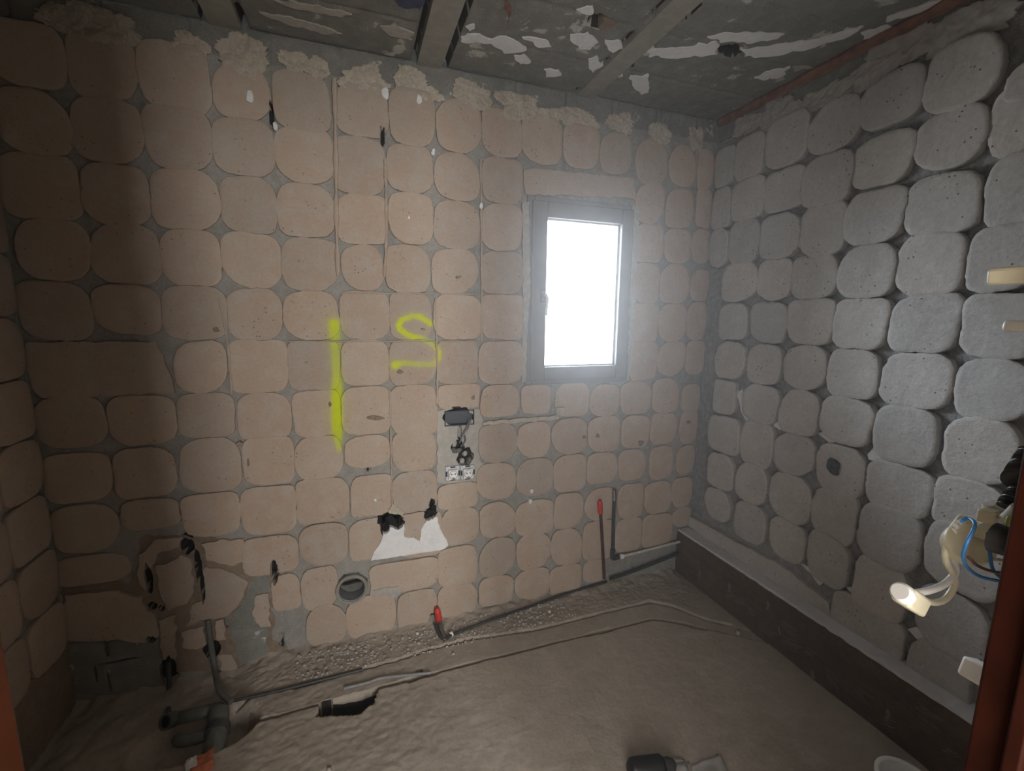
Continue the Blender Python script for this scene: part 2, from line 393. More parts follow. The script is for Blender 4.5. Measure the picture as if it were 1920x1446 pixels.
def place_dabs(spec, to_wall, frame, parent, mat, th, sprayed=False, cap=95, grow=0.0, rgh=.027):
    recs = []
    for i, v in enumerate(spec):
        x0, y0, x1, y1 = v[:4]; n = v[4] if len(v) > 4 else None
        xm, ym = (x0+x1)/2, (y0+y1)/2
        aL, _ = to_wall(x0, ym); aR, _ = to_wall(x1, ym)
        _, bT = to_wall(xm, y0); _, bB = to_wall(xm, y1)
        cx, cz = (aL+aR)/2, (bT+bB)/2; hw, hh = abs(aR-aL)/2+grow, abs(bT-bB)/2+grow
        recs.append(((x1-x0)*(y1-y0), i, cx, cz, hw, hh, n))
    recs.sort(reverse=True)
    rest = []
    for k, (ar, i, cx, cz, hw, hh, n) in enumerate(recs):
        rs = random.Random(i+500)
        nn = (n*.85 if n else rs.uniform(2.6, 3.6))
        sp = sprayed and spray_at(np.array([cx+a*hw for a in (-.9, 0, .9) for b in (-.9, 0, .9)]), np.array([cz+b*hh for a in (-.9, 0, .9) for b in (-.9, 0, .9)])).max() > 0.0005
        if frame is fr_front and any(abs(ca-cx) < hw+ra and abs(cb-cz) < hh+rb for (ca, cb, ra, rb, _) in HOLES): sp = True
        me = dab_mesh(cx, cz, hw, hh, th, frame, nexp=nn, rough=rgh, seed=i+(1000 if frame is fr_right else 0), rings=22 if sp else 9, seg=96 if sp else 56, spray=sp)
        if frame is fr_front and sp:
            me.materials.append(mat); me.materials.append(M_shade)
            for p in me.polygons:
                if p.center.y > .012: p.material_index = 1  # shade painted on faces where a hole cuts the dab
        if k < cap: link('mortar_dab', me, mat, parent)
        else: rest.append(me)
    if rest:
        bm = bmesh.new()
        for me in rest: bm.from_mesh(me); bpy.data.meshes.remove(me)
        tag(from_bm('mortar_dab', bm, mat, parent), kind='stuff')

def shell(me, c, s):
    b = bmesh.new(); b.from_mesh(me); bm_box(b, c, s); b.to_mesh(me); b.free()
# ---------------------------------------------------------------- front wall
WL, WR = front(1003, 545)[0]-.03, front(1173, 545)[0]+.025     # opening behind the frame
wx0 = front(985, 545)[0]; wx1 = front(1184, 545)[0]
wz1 = front(1090, 377)[1]; wz0 = front(1080, 718)[1]
ox0, ox1, oz0, oz1 = wx0+.02, wx1-.02, wz0+.02, wz1-.02       # wall opening
HOLES = []   # (centre a, centre b, radius a, radius b, depth)
def hole(px, py, rx, ry, depth, fn=front):
    a, b = fn(px, py); a2, _ = fn(px+rx, py); _, b2 = fn(px, py+ry)
    HOLES.append((a, b, abs(a2-a), abs(b2-b), depth))
for h_ in [(285, 1197, 9, 8, .09), (352, 1022, 13, 16, .09), (372, 1062, 8, 28, .07), (381, 1100, 5, 30, .05), (280, 1085, 7, 30, .06), (286, 1136, 10, 8, .08), (304, 1140, 6, 6, .06),
           (398, 1218, 15, 20, .10), (316, 1262, 13, 28, .10), (322, 1248, 9, 22, .10), (515, 1070, 5, 20, .06), (529, 1212, 3, 20, .04), (425, 1165, 3, 14, .03),
           (732, 973, 19, 13, .09), (722, 985, 8, 14, .09), (745, 981, 11, 8, .09), (806, 962, 9, 11, .09), (810, 950, 4, 14, .09),
           (859, 782, 29, 17, .05), (858, 838, 13, 13, .035), (872, 856, 16, 16, .035), (813, 1172, 8, 24, .05), (689, 879, 4, 3, .05), (862, 815, 5, 16, .02),
           (202, 1213, 4, 20, .03), (222, 1238, 40, 2.5, .03), (182, 1262, 3, 16, .02), (206, 1275, 2, 20, .02), (717, 256, 3, 16, .05), (510, 212, 2, 22, .04), (263, 198, 4, 12, .04)]: hole(*h_)
pa = front(660, 1101); DR = abs(front(690, 1101)[0]-front(630, 1101)[0])/2
def grid_wall(name, us, vs, frame, depthf, mat, skip=None, spray=False):
    nu, nv = len(us), len(vs)
    V = []; A = []; B = []
    for b in vs:
        for a in us:
            V.append(frame(a, b, depthf(a, b))); A.append(a); B.append(b)
    F = []
    for j in range(nv-1):
        for i in range(nu-1):
            if skip and skip((us[i]+us[i+1])/2, (vs[j]+vs[j+1])/2): continue
            F.append((j*nu+i, j*nu+i+1, (j+1)*nu+i+1, (j+1)*nu+i))
    me = bpy.data.meshes.new(name); me.from_pydata(V, [], F)
    if spray: add_spray(me, A, B)
    me.materials.append(mat); return me, V
def f_depth(a, b):
    d = noise.noise(Vector((a*7, b*7, 0)))*.003 + noise.noise(Vector((a*35, b*35, 5)))*.0022 + noise.noise(Vector((a*90, b*90, 9)))*.001
    for (ca, cb, ra, rb, dep) in HOLES:
        u, v = (a-ca)/ra, (b-cb)/rb
        if abs(u) < 2.2 and abs(v) < 2.2:
            q = math.hypot(u, v)+noise.noise(Vector((a*50, b*50, 2)))*.35
            if q < 1.25: d = min(d, -dep*min(1, (1.25-q)/.3))
    if math.hypot(a-pa[0], b-pa[1]) < DR*.93: d = -.13
    # block joints of the bare course under the ceiling
    if b > 2.16:
        j = abs(((a+.06+2.9) % .245)-.1225)
        if j < .004: d -= .010
    return d
us = np.unique(np.concatenate([np.arange(XL-.02, .001, .0085), [ox0, ox1, .0]])); vs = np.unique(np.concatenate([np.arange(-.12, H+.001, .0085), [oz0, oz1, H]]))
def keep(arr, fixed):
    out = [x for x in arr if all(abs(x-f) > .004 or x == f for f in fixed)]
    return out
us = keep(us, [ox0, ox1, .0]); vs = keep(vs, [oz0, oz1, H])
me, _ = grid_wall('wall_front', us, vs, fr_front, f_depth, M_wall, skip=lambda a, b: ox0 < a < ox1 and oz0 < b < oz1, spray=True)
me.materials.append(M_block); me.materials.append(M_shade)
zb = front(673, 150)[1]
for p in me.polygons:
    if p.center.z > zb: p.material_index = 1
    elif p.center.y > .022: p.material_index = 2  # wall hole interiors coloured dark as painted shade
bmx = bmesh.new(); bmx.from_mesh(me)
def quad(bm, *ps): bm.faces.new([bm.verts.new(p) for p in ps])
T = .12
for (a, b, c, d) in [((ox0, oz0), (ox1, oz0), 0, 0), ((ox1, oz0), (ox1, oz1), 0, 0), ((ox1, oz1), (ox0, oz1), 0, 0), ((ox0, oz1), (ox0, oz0), 0, 0)]:
    quad(bmx, (a[0], -.002, a[1]), (b[0], -.002, b[1]), (b[0], T, b[1]), (a[0], T, a[1]))
for (x0, x1, z0, z1) in [(XL-.3, ox0, -.36, H+.33), (ox1, .3, -.36, H+.33), (ox0, ox1, -.36, oz0), (ox0, ox1, oz1, H+.33)]:
    quad(bmx, (x0, T, z0), (x1, T, z0), (x1, T, z1), (x0, T, z1))
bmx.to_mesh(me); bmx.free()
wall_front = link('wall_front', me, None)
tag(wall_front, 'window wall of stripped concrete covered in rows of beige tile-adhesive dabs, with yellow spray marks', 'wall', kind='structure')
place_dabs(parse(FD), front, fr_front, wall_front, M_dabF, .012, sprayed=True, cap=96, grow=.0012)
FP = lambda pts: [front(*p) for p in pts]
# larger merged dabs
slab('mortar_patch', FP([(52, 642), (180, 641), (296, 641), (308, 668), (326, 712), (330, 736), (200, 742), (84, 747), (66, 728), (48, 672)]), fr_front, .016, M_dabF, wall_front)
slab('lintel_plaster', FP([(981, 318), (1040, 322), (1110, 328), (1186, 336), (1190, 380), (1184, 372), (985, 366), (980, 345)]), fr_front, .015, M_dabF, wall_front)
slab('lintel_plaster', FP([(978, 380), (990, 380), (992, 545), (986, 640), (984, 716), (976, 716), (979, 600)]), fr_front, .014, M_greyp, wall_front)
slab('lintel_plaster', FP([(1183, 385), (1196, 390), (1192, 520), (1186, 640), (1178, 710), (1174, 712), (1178, 560)]), fr_front, .014, M_greyp, wall_front)
# plaster remnants below the ceiling
for k, (x0, y0, x1, y1) in enumerate([(68, 10, 150, 62), (140, 18, 262, 82), (325, 62, 392, 118), (405, 66, 500, 135), (440, 100, 500, 150), (522, 98, 590, 140), (580, 112, 616, 152), (655, 124, 718, 158), (640, 140, 728, 172), (740, 128, 800, 172), (755, 160, 830, 190), (847, 152, 902, 196), (870, 165, 920, 206),
                         (930, 175, 1003, 212), (945, 192, 1000, 228), (1000, 202, 1055, 232), (1045, 204, 1122, 240), (1140, 212, 1186, 252), (1213, 234, 1257, 270), (1291, 240, 1318, 284)]):
    a0, b1 = front(x0, (y0+y1)/2)[0], front((x0+x1)/2, y0)[1]; a1, b0 = front(x1, (y0+y1)/2)[0], front((x0+x1)/2, y1)[1]
    me = dab_mesh((a0+a1)/2, (b0+b1)/2, (a1-a0)/2, (b1-b0)/2, .011, fr_front, nexp=2.4, rough=.17, seed=900+k, rings=12, seg=96, lump=.007)
    link('plaster_remnant', me, M_plast, wall_front)
# mortar ridges left in the tile joints
for pts, wd in [([(627, 150), (630, 300), (631, 420), (634, 520)], .008), ([(722, 300), (724, 440), (720, 520)], .006), ([(900, 300), (901, 400), (902, 520), (901, 640)], .005), ([(413, 560), (428, 640), (436, 740)], .004),
                ([(640, 550), (760, 551), (890, 552)], .003), ([(540, 640), (700, 640), (890, 640)], .003), ([(730, 730), (732, 800), (735, 960)], .004), ([(816, 560), (819, 700), (818, 760)], .004)]:
    P3_ = [Vector((*front(*p), 0)) for p in pts]; P3_ = [Vector((p.x, -.013, p.y)) for p in P3_]
    bm = bmesh.new(); bm_tube(bm, P3_, wd, 8, True, True, lambda t: 1+.35*math.sin(t*23)+.2*math.sin(t*61)); from_bm('joint_ridge', bm, M_dabF, wall_front)

# filler and rubble round the socket group
slab('grey_filler_patch', FP([(818, 770), (842, 765), (900, 766), (905, 792), (897, 835), (898, 862), (912, 880), (905, 902), (835, 906), (819, 902), (820, 840)]), fr_front, .006, M_greyp, wall_front, base=-.004)
slab('filler_strip', FP([(903, 790), (960, 784), (1030, 779), (1046, 776), (1046, 783), (1000, 789), (930, 793), (904, 796)]), fr_front, .020, M_plast, wall_front)
# white plaster with two holes
slab('white_plaster_patch', FP([(695, 1048), (700, 1032), (712, 1016), (718, 1000), (714, 978), (722, 976), (722, 990), (728, 992), (732, 976), (738, 988), (746, 988), (756, 978), (758, 1004), (776, 1006), (786, 1012), (788, 990), (798, 974), (808, 968), (818, 966), (824, 988), (832, 1000), (840, 1020), (832, 1026), (800, 1032), (760, 1038), (720, 1044)]), fr_front, .021, M_white, wall_front, ragged=.003, lump=.003)
slab('white_plaster_patch', FP([(728, 958), (737, 940), (744, 950), (757, 957), (752, 968), (742, 964)]), fr_front, .022, M_plast, wall_front)
slab('white_plaster_patch', FP([(700, 1104), (725, 1098), (748, 1096), (750, 1110), (742, 1116), (705, 1116)]), fr_front, .019, M_greyp, wall_front)
for (x, y, s) in [(722, 178, 10), (811, 288, 6), (518, 241, 6), (470, 185, 9), (785, 190, 8), (994, 918, 6), (992, 938, 6), (900, 388, 6), (703, 935, 4), (766, 410, 3)]:
    a, b = front(x, y); r_ = .0022*s
    link('white_fleck', dab_mesh(a, b, r_*.6, r_, .021, fr_front, nexp=2.2, rough=.15, seed=int(x), rings=4, seg=24), M_white, wall_front)
# brown stains with a shape of their own
for (x, y, rx, ry) in [(702, 783, 15, 5), (708, 782, 5, 4), (619, 757, 3, 5), (450, 830, 6, 4), (467, 865, 2, 8), (407, 618, 5, 4), (858, 520, 7, 3), (886, 745, 3, 4), (793, 617, 4, 2), (750, 697, 5, 4), (1198, 830, 4, 4), (1118, 816, 4, 4), (1288, 790, 3, 3), (1092, 818, 3, 2)]:
    a, b = front(x, y); ra = abs(front(x+rx, y)[0]-a); rb = abs(front(x, y+ry)[1]-b)
    link('brown_stain', dab_mesh(a, b, ra, rb, .0185, fr_front, nexp=2, rough=.25, seed=int(x*3), rings=3, seg=24, tilt=(0, 0)), M_brown, wall_front)

# demolished corner low on the left of the front wall: brown render with holes and pale patches
slab('brown_render_patch', FP([(262, 1008), (330, 1004), (440, 1012), (463, 1046), (506, 1046), (512, 1075), (512, 1200), (540, 1215), (520, 1245), (330, 1262), (135, 1250), (120, 1150), (115, 1098), (240, 1092), (262, 1050)]), fr_front, .003, M_brown, wall_front, ragged=.008, base=-.001)
slab('bare_block_patch', FP([(130, 1205), (180, 1200), (270, 1196), (300, 1200), (304, 1242), (318, 1262), (320, 1300), (150, 1300), (132, 1260)]), fr_front, .008, M_block, wall_front, ragged=.006)
slab('bare_block_patch', FP([(470, 1090), (505, 1060), (508, 1110), (480, 1112), (484, 1170), (505, 1175), (500, 1238), (450, 1246), (436, 1190), (428, 1165), (455, 1130)]), fr_front, .006, M_block, wall_front, ragged=.006)
for k, pts in enumerate([[(262, 1040), (290, 1010), (345, 1006), (350, 1020), (300, 1035), (282, 1070), (276, 1105), (262, 1095)], [(380, 1015), (455, 1008), (462, 1046), (440, 1060), (392, 1050)],
                         [(295, 1060), (340, 1040), (362, 1048), (366, 1105), (350, 1130), (320, 1140), (302, 1110)], [(384, 1060), (440, 1072), (466, 1090), (452, 1130), (420, 1158), (380, 1160), (352, 1172), (362, 1132), (380, 1122)],
                         [(480, 1112), (504, 1110), (508, 1172), (488, 1172), (474, 1145)], [(126, 1112), (220, 1105), (262, 1120), (296, 1160), (300, 1190), (270, 1200), (200, 1196), (150, 1200), (130, 1198), (122, 1150)],
                         [(300, 1160), (330, 1150), (332, 1235), (312, 1240), (302, 1200)], [(345, 1180), (384, 1172), (388, 1205), (372, 1215), (345, 1212)], [(405, 1160), (424, 1158), (424, 1195), (408, 1198)], [(412, 1225), (436, 1222), (444, 1250), (420, 1262)], [(36, 1190), (110, 1110), (118, 1130), (120, 1190), (60, 1230)]]):
    slab('pale_render_patch', FP(pts), fr_front, .012+.002*(k % 3), M_dabF, wall_front, ragged=.006, seed=k)

# ---------------------------------------------------------------- right wall
HOLES = []
def r_depth(a, b):
    return noise.noise(Vector((a*9, b*9, 20)))*.005 + noise.noise(Vector((a*40, b*40, 25)))*.004 + noise.noise(Vector((a*110, b*110, 29)))*.0018
me, _ = grid_wall('wall_right', list(np.arange(-1.95, .01, .01)), list(np.arange(-.1, H+.01, .01)), fr_right, r_depth, M_wallR)
shell(me, (.12, -.9, 1.2), (.2, 2.3, 2.9)); wall_right = link('wall_right', me, None)
tag(wall_right, 'right-hand side wall of grey concrete with thick grey adhesive dabs and deep gaps between them', 'wall', kind='structure')
place_dabs(parse(RD), right, fr_right, wall_right, M_dabR, .030, cap=96, grow=.002, rgh=.040)
RP = lambda pts: [right(*p) for p in pts]
slab('render_strip', RP([(1300, 968), (1380, 1012), (1470, 1058), (1560, 1128), (1562, 1160), (1500, 1128), (1400, 1062), (1296, 984)]), fr_right, .026, M_dabR, wall_right)
for k, (x0, y0, x1, y1) in enumerate([(1432, 190, 1502, 248), (1440, 180, 1470, 215), (1500, 160, 1600, 200), (1556, 132, 1660, 182), (1630, 60, 1770, 130), (1760, 10, 1905, 80), (1378, 215, 1440, 250)]):
    ym = (y0+y1)/2; a0 = right(x0, ym)[0]; a1 = right(x1, ym)[0]; b1 = right((x0+x1)/2, y0)[1]; b0 = right((x0+x1)/2, y1)[1]
    b1 = min(b1, H-.01)
    me = dab_mesh((a0+a1)/2, (b0+b1)/2, abs(a1-a0)/2, max(.01, (b1-b0)/2), .014, fr_right, nexp=2.4, rough=.17, seed=960+k, rings=12, seg=96, lump=.008)
    link('plaster_remnant', me, M_greyp, wall_right)
for pts in [[(1383, 735), (1392, 770), (1402, 790), (1415, 785), (1402, 760), (1396, 730)], [(1452, 798), (1468, 770), (1480, 790), (1486, 806), (1465, 806)], [(1536, 812), (1548, 808), (1570, 828), (1560, 832)], [(1630, 850), (1655, 828), (1668, 840), (1650, 866), (1634, 862)],
            [(1500, 1050), (1520, 1062), (1560, 1090), (1540, 1096)], [(1590, 1100), (1606, 1098), (1640, 1130), (1620, 1135)], [(1705, 1180), (1722, 1172), (1756, 1204), (1735, 1206)]]:
    slab('white_plaster_patch', RP(pts), fr_right, .012, M_white, wall_right)
a, b = right(1572, 874)
link('dark_stain', dab_mesh(a, b, .026, .034, .0325, fr_right, nexp=2, rough=.1, seed=5, rings=4, seg=32, tilt=(0, 0)), plain('soot', (.10, .10, .11), .9, 0, .002, 60, .4), wall_right)
# bare block course at the top of the right wall
slab('bare_block_course', [(-1.9, H+.0), (0, H+.0), (0, H-.10), (-.3, H-.12), (-.6, H-.10), (-1.0, H-.13), (-1.9, H-.10)], fr_right, .006, M_block, wall_right, ragged=.006)

# ---------------------------------------------------------------- left wall
me, _ = grid_wall('wall_left', list(np.arange(-1.95, .01, .014)), list(np.arange(-.1, H+.01, .014)), fr_left, lambda a, b: r_depth(a+5, b), M_wall)
shell(me, (XL-.13, -.9, 1.2), (.2, 2.3, 2.9)); wall_left = link('wall_left', me, None)
tag(wall_left, 'left-hand side wall seen as a dark sliver, covered in brown adhesive dabs', 'wall', kind='structure')
slab('brown_render_patch', [(-.01, -.02), (-.01, .30), (-.12, .22), (-.25, .27), (-.40, .20), (-.7, .25), (-1.5, .22), (-1.5, -.02)], fr_left, .010, M_brown, wall_left, ragged=.008)
for i in range(6):
    for j in range(1, 11):
        me = dab_mesh(-.115-.205*i, .10+.205*j+.03, .100, .100, .018, fr_left, nexp=4, seed=2000+i*20+j, rings=7, seg=44)
        link('mortar_dab', me, M_dabF, wall_left)

# ---------------------------------------------------------------- floor: one rough screed with a filled trench, cracks and a hole
def fpts(pp): return [tuple(flo(*p))[:2] for p in pp]
TB = fpts([(423, 1316), (600, 1275), (740, 1238), (800, 1218), (880, 1197), (1006, 1180), (1132, 1148), (1219, 1127), (1262, 1136), (1320, 1160), (1370, 1172)])
TF = fpts([(430, 1364), (600, 1320), (707, 1290), (807, 1264), (907, 1237), (972, 1221), (1075, 1196), (1143, 1180), (1224, 1160), (1270, 1166), (1320, 1178)])
HO = fpts([(597, 1342), (600, 1316), (706, 1293), (700, 1318), (672, 1340)])
def pathd(x, y, path):
    best = 9; bt = 0; side = 0
    for k in range(len(path)-1):
        ax, ay = path[k]; bx, by = path[k+1]; dx, dy = bx-ax, by-ay
        t = max(0, min(1, ((x-ax)*dx+(y-ay)*dy)/(dx*dx+dy*dy))); qx, qy = x-ax-t*dx, y-ay-t*dy
        d = math.hypot(qx, qy)
        if d < best: best = d; bt = k+t; side = dx*(y-ay)-dy*(x-ax)
    return best, bt, side
hx0, hx1 = min(p[0] for p in HO)-.03, max(p[0] for p in HO)+.03; hy0, hy1 = min(p[1] for p in HO)-.03, max(p[1] for p in HO)+.03
PITX = flo(425, 1360).x; pit_c = flo(370, 1370)
def z_floor(x, y):
    lft = max(0, min(1, (-1.35-x)/.5))
    z = noise.noise(Vector((x*3, y*3, 40)))*.005 + noise.noise(Vector((x*16, y*16, 44)))*(.0008+.0016*lft) + noise.noise(Vector((x*45, y*45, 48)))*(.0005+.0022*lft) + noise.noise(Vector((x*90, y*90, 49)))*.0016*lft
    if y > -.75:
        # rubble bank against the wall
        bank = max(0, 1+y/.10)
        if bank > 0 and x < -.12: z += .012*bank*bank + .014*bank*(noise.noise(Vector((x*22, y*22, 60)))+.3)
        dB, tB, sB = pathd(x, y, TB); dF, tF, sF = pathd(x, y, TF)
        if sB < 0 and sF > 0 and x > PITX: z -= .005
        if sB >= 0 and y > -.30 and x > PITX:
            g = noise.noise(Vector((x*60, y*60, 70))); z += .003*g + .002*noise.noise(Vector((x*110, y*110, 71)))
        nb = noise.noise(Vector((x*8, y*8, 3))); 
        if x > PITX:
            wB = .004+.008*max(0, noise.noise(Vector((x*6, 2, 3)))+.15)
            if dB < wB: z -= .026*(1-dB/wB)**.5
            wF = .007+.010*max(0, noise.noise(Vector((x*4.5, 1, 3))))
            if dF < wF: z -= .042*(1-dF/wF)**.4
        else:
            pass
    # lowered, broken zone in the left corner
    q = (PITX+.06-x)/.10
    if q > 0 and y > -.42:
        k = min(1, q)*min(1, (y+.42)/.06)
        z -= .035*k + .012*k*noise.noise(Vector((x*16, y*16, 80)))
    dx, dy = (x-pit_c.x)/.17, (y-pit_c.y)/.11
    q = math.hypot(dx, dy)
    if q < 1.2: z -= .07*min(1, (1.2-q)/.35)
    if hx0 < x < hx1 and hy0 < y < hy1 and inpoly(x+noise.noise(Vector((x*30, y*30, 0)))*.006, y, HO): z = -.16
    cx_, cy2 = PIN
    if math.hypot(x-cx_, y-cy2) < .013: z -= .04
    return z
PIN = tuple(flo(786, 1256))[:2]
xs = list(np.arange(XL-.02, .001, .007)); ys = list(np.arange(-1.90, -.78, .012))+list(np.arange(-.78, .02, .0055))
xs2 = xs; V = []; nx = len(xs)
for y in ys:
    for x in xs: V.append((x, y, z_floor(x, y)))
F = [(j*nx+i, j*nx+i+1, (j+1)*nx+i+1, (j+1)*nx+i) for j in range(len(ys)-1) for i in range(nx-1)]
me = bpy.data.meshes.new('floor'); me.from_pydata(V, [], F)
me.materials.append(M_floor); me.materials.append(M_shade); me.materials.append(M_brown)
for p in me.polygons:
    if p.center.z < -.030 and p.center.x > PITX+.06 and p.center.y > -.6: p.material_index = 2
    if p.center.z < -.060 and hx0 < p.center.x < hx1 and hy0 < p.center.y < hy1: p.material_index = 1  # inside of the floor hole painted dark to stand for shade
shell(me, (-1.5, -.95, -.28), (3.4, 2.5, .2)); floor = link('floor', me, M_floor)
tag(floor, 'dusty bare screed floor with a filled pipe trench, cracks and a broken hole', 'floor', kind='structure')
def fz(x, y): return z_floor(x, y)
def onf(px, py, h=.006):
    z = 0
    for _ in range(4): p = flo(px, py, z); z = z_floor(p.x, min(p.y, -.012))+h
    return (p.x, min(p.y, -.012), z)

# ---------------------------------------------------------------- ceiling
def c_hole(px, py): p = at(px, py, 2, H); return p.x, p.y
CH = [(*c_hole(1122, 40), .030, .022), (*c_hole(1366, 95), .045, .030)]
def xj(px, py): return c_hole(px, py)[0]
GAPS = 1
J = [(xj(833, 121)+xj(777, 117))/2, xj(1095, 181), xj(420, 40)]
JW = [abs(xj(833, 121)-xj(777, 117))/2, .055, .06]
def c_depth(x, y):
    d = noise.noise(Vector((x*12, y*12, 90)))*.002 + noise.noise(Vector((x*60, y*60, 95)))*.0018
    for (hx, hy, ra, rb) in CH:
        q = math.hypot((x-hx)/ra, (y-hy)/rb)+noise.noise(Vector((x*50, y*50, 2)))*.3
        if q < 1.2: d += .10*min(1, (1.2-q)/.2)
    for j, wj in zip(J, JW):
        e = abs(abs(x-j)-wj)
        k = .010 if j != J[1] else .004
        if e < .011+.004*noise.noise(Vector((y*12, x, 1))): d += .045 if noise.noise(Vector((y*9, x*3, 7))) > (-.25 if j != J[1] else .1) else k
    jj = abs(((y+.12) % .25)-.125)
    if jj < .005 and all(abs(x-j) > wj for j, wj in zip(J, JW)): d += .006
    return d
cxs = list(np.arange(XL-.02, .005, .010)); cys = list(np.arange(-1.90, .005, .010))
V = []; nx = len(cxs)
for y in cys:
    for x in cxs: V.append((x, y, H+c_depth(x, y)))
F = [(j*nx+i, (j+1)*nx+i, (j+1)*nx+i+1, j*nx+i+1) for j in range(len(cys)-1) for i in range(nx-1)]
me = bpy.data.meshes.new('ceiling'); me.from_pydata(V, [], F)
me.materials.append(M_block); me.materials.append(M_shade)
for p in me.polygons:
    if p.center.z > H+.022: p.material_index = 1  # gaps beside joists and ceiling holes get shade as colour
shell(me, (-1.5, -.95, H+.24), (3.4, 2.5, .2)); ceiling = link('ceiling', me, None)
tag(ceiling, 'bare ceiling of grey hollow blocks between pale joists, spotted with old white plaster', 'ceiling', kind='structure')
for j, wj in zip(J, JW):
    bm = bmesh.new(); bm_box(bm, (j, -.95, H+.012), (2*wj-.018, 1.9, .04)); from_bm('joist', bm, M_joist, ceiling, False)
fr_ceil = lambda a, b, d: (a, b, H-d)
CP = lambda pts: [c_hole(*p) for p in pts]
for k, pts in enumerate([[(865, 68), (900, 62), (915, 72), (950, 66), (985, 88), (975, 98), (950, 98), (925, 84), (895, 78), (870, 76)], [(985, 66), (1030, 74), (1033, 88), (1012, 88), (990, 76)], [(965, 105), (985, 100), (996, 117), (975, 119)],
                         [(1020, 128), (1048, 130), (1052, 141), (1028, 143)], [(1068, 64), (1105, 60), (1120, 78), (1108, 92), (1090, 88), (1070, 76)], [(1103, 108), (1120, 104), (1128, 120), (1112, 134), (1104, 124)],
                         [(1180, 140), (1215, 140), (1220, 170), (1205, 176), (1185, 160)], [(1143, 128), (1165, 132), (1168, 142), (1150, 142)], [(1210, 92), (1290, 86), (1345, 75), (1340, 100), (1270, 108), (1215, 104)], [(1135, 74), (1165, 76), (1168, 88), (1146, 96)],
                         [(1330, 66), (1380, 60), (1430, 58), (1470, 62), (1455, 72), (1400, 78), (1350, 76)], [(1390, 92), (1440, 84), (1500, 78), (1560, 64), (1600, 50), (1625, 46), (1600, 64), (1545, 82), (1490, 96), (1420, 106), (1395, 104)],
                         [(1412, 144), (1450, 128), (1482, 126), (1470, 142), (1430, 148)], [(1485, 124), (1520, 121), (1524, 127), (1490, 131)], [(1662, 30), (1710, 14), (1760, -4), (1795, -10), (1770, 8), (1710, 26), (1668, 38)],
                         [(1615, 60), (1660, 44), (1685, 48), (1650, 64), (1620, 70)], [(870, 50), (885, 44), (890, 52), (876, 56)], [(480, 20), (560, 34), (640, 60), (610, 62), (540, 44)], [(500, -6), (600, 10), (660, 24), (640, 30), (560, 16)], [(1085, 14), (1115, 10), (1112, 22), (1090, 24)], [(715, 50), (740, 42), (775, 60), (762, 72), (730, 66)]]):
    slab('plaster_remnant', CP(pts), fr_ceil, .005, M_greyp if k in (13, 17, 18, 20) else M_white, ceiling, sub=.008, ragged=.008, seed=k*3, base=-.012)
bm = bmesh.new()
hx, hy = c_hole(1137, 42)
bm_box(bm, (hx, hy, H+.012), (.045, .04, .05)); from_bm('broken_web', bm, M_brown, ceiling, False)
for nm, pts, mt in [('rust_stain', [(944, -8), (956, -8), (958, 26), (952, 42), (944, 14)], M_rust), ('blue_stain', [(738, -6), (800, -6), (788, 16), (742, 12)], plain('blue_paint', (.05, .06, .12), .8, 0, .002, 30, .4))]:
    slab(nm, CP(pts), fr_ceil, .003, mt, ceiling, sub=.006, ragged=.006, base=-.006)

# reddish strip where ceiling meets the right wall
bm = bmesh.new()
pts = [Vector((-.018+.010*noise.noise(Vector((0, y*5, 0))), y, H-.012+.006*noise.noise(Vector((3, y*7, 0))))) for y in np.arange(-1.88, .0, .03)]
bm_tube(bm, pts, .024, 8, False, True, lambda t: 1+.35*noise.noise(Vector((t*30, 0, 0))))
tr1 = from_bm('trim_1', bm, M_rust); tag(tr1, 'rusty reddish brick strip along the joint of ceiling and right wall', 'trim', kind='structure')

# ---------------------------------------------------------------- window
win = empty('window_1', ((wx0+wx1)/2, 0, wz0), label='small bright casement window with a grey frame and blown-out daylight', cat='window', kind='structure')
def ring(name, x0, x1, z0, z1, wd, y0, y1, mat, parent, bevel=.003, wl=None):
    bm = bmesh.new(); wl = wl or wd; yc, dy = (y0+y1)/2, abs(y1-y0)
    bm_box(bm, (x0+wl/2, yc, (z0+z1)/2), (wl, dy, z1-z0)); bm_box(bm, (x1-wd/2, yc, (z0+z1)/2), (wd, dy, z1-z0))
    bm_box(bm, ((x0+wl+x1-wd)/2, yc, z0+wd/2), (x1-x0-wl-wd, dy, wd)); bm_box(bm, ((x0+wl+x1-wd)/2, yc, z1-wd/2), (x1-x0-wl-wd, dy, wd))
    return from_bm(name, bm, mat, parent, True, bevel)
gx0, gx1 = front(1021, 545)[0], front(1157, 545)[0]; gz1 = front(1090, 415)[1]; gz0 = front(1085, 686)[1]
ring('frame', wx0, wx1, wz0, wz1, .035, -.012, .06, M_frame, win)
sx0, sx1, sz0, sz1 = wx0+.022, wx1-.022, wz0+.022, wz1-.022
bm = bmesh.new()
for (a0, a1, b0, b1) in [(sx0, gx0, sz0, sz1), (gx1, sx1, sz0, sz1), (gx0, gx1, sz0, gz0), (gx0, gx1, gz1, sz1)]:
    bm_box(bm, ((a0+a1)/2, .004, (b0+b1)/2), (a1-a0, .055, b1-b0))
sash = from_bm('sash', bm, M_frame, win, True, .004)
ring('glazing_bead', gx0-.001, gx1+.001, gz0-.001, gz1+.001, .008, .005, .03, M_bead, sash, .001)
box('pane', ((gx0+gx1)/2, .034, (gz0+gz1)/2), (gx1-gx0+.004, .004, gz1-gz0+.004), M_glass, sash)
hx_, hz_ = front(1014, 556)
hb = box('handle', (hx_, -.030, hz_), (.026, .012, .055), M_frame, win, bevel=.004)
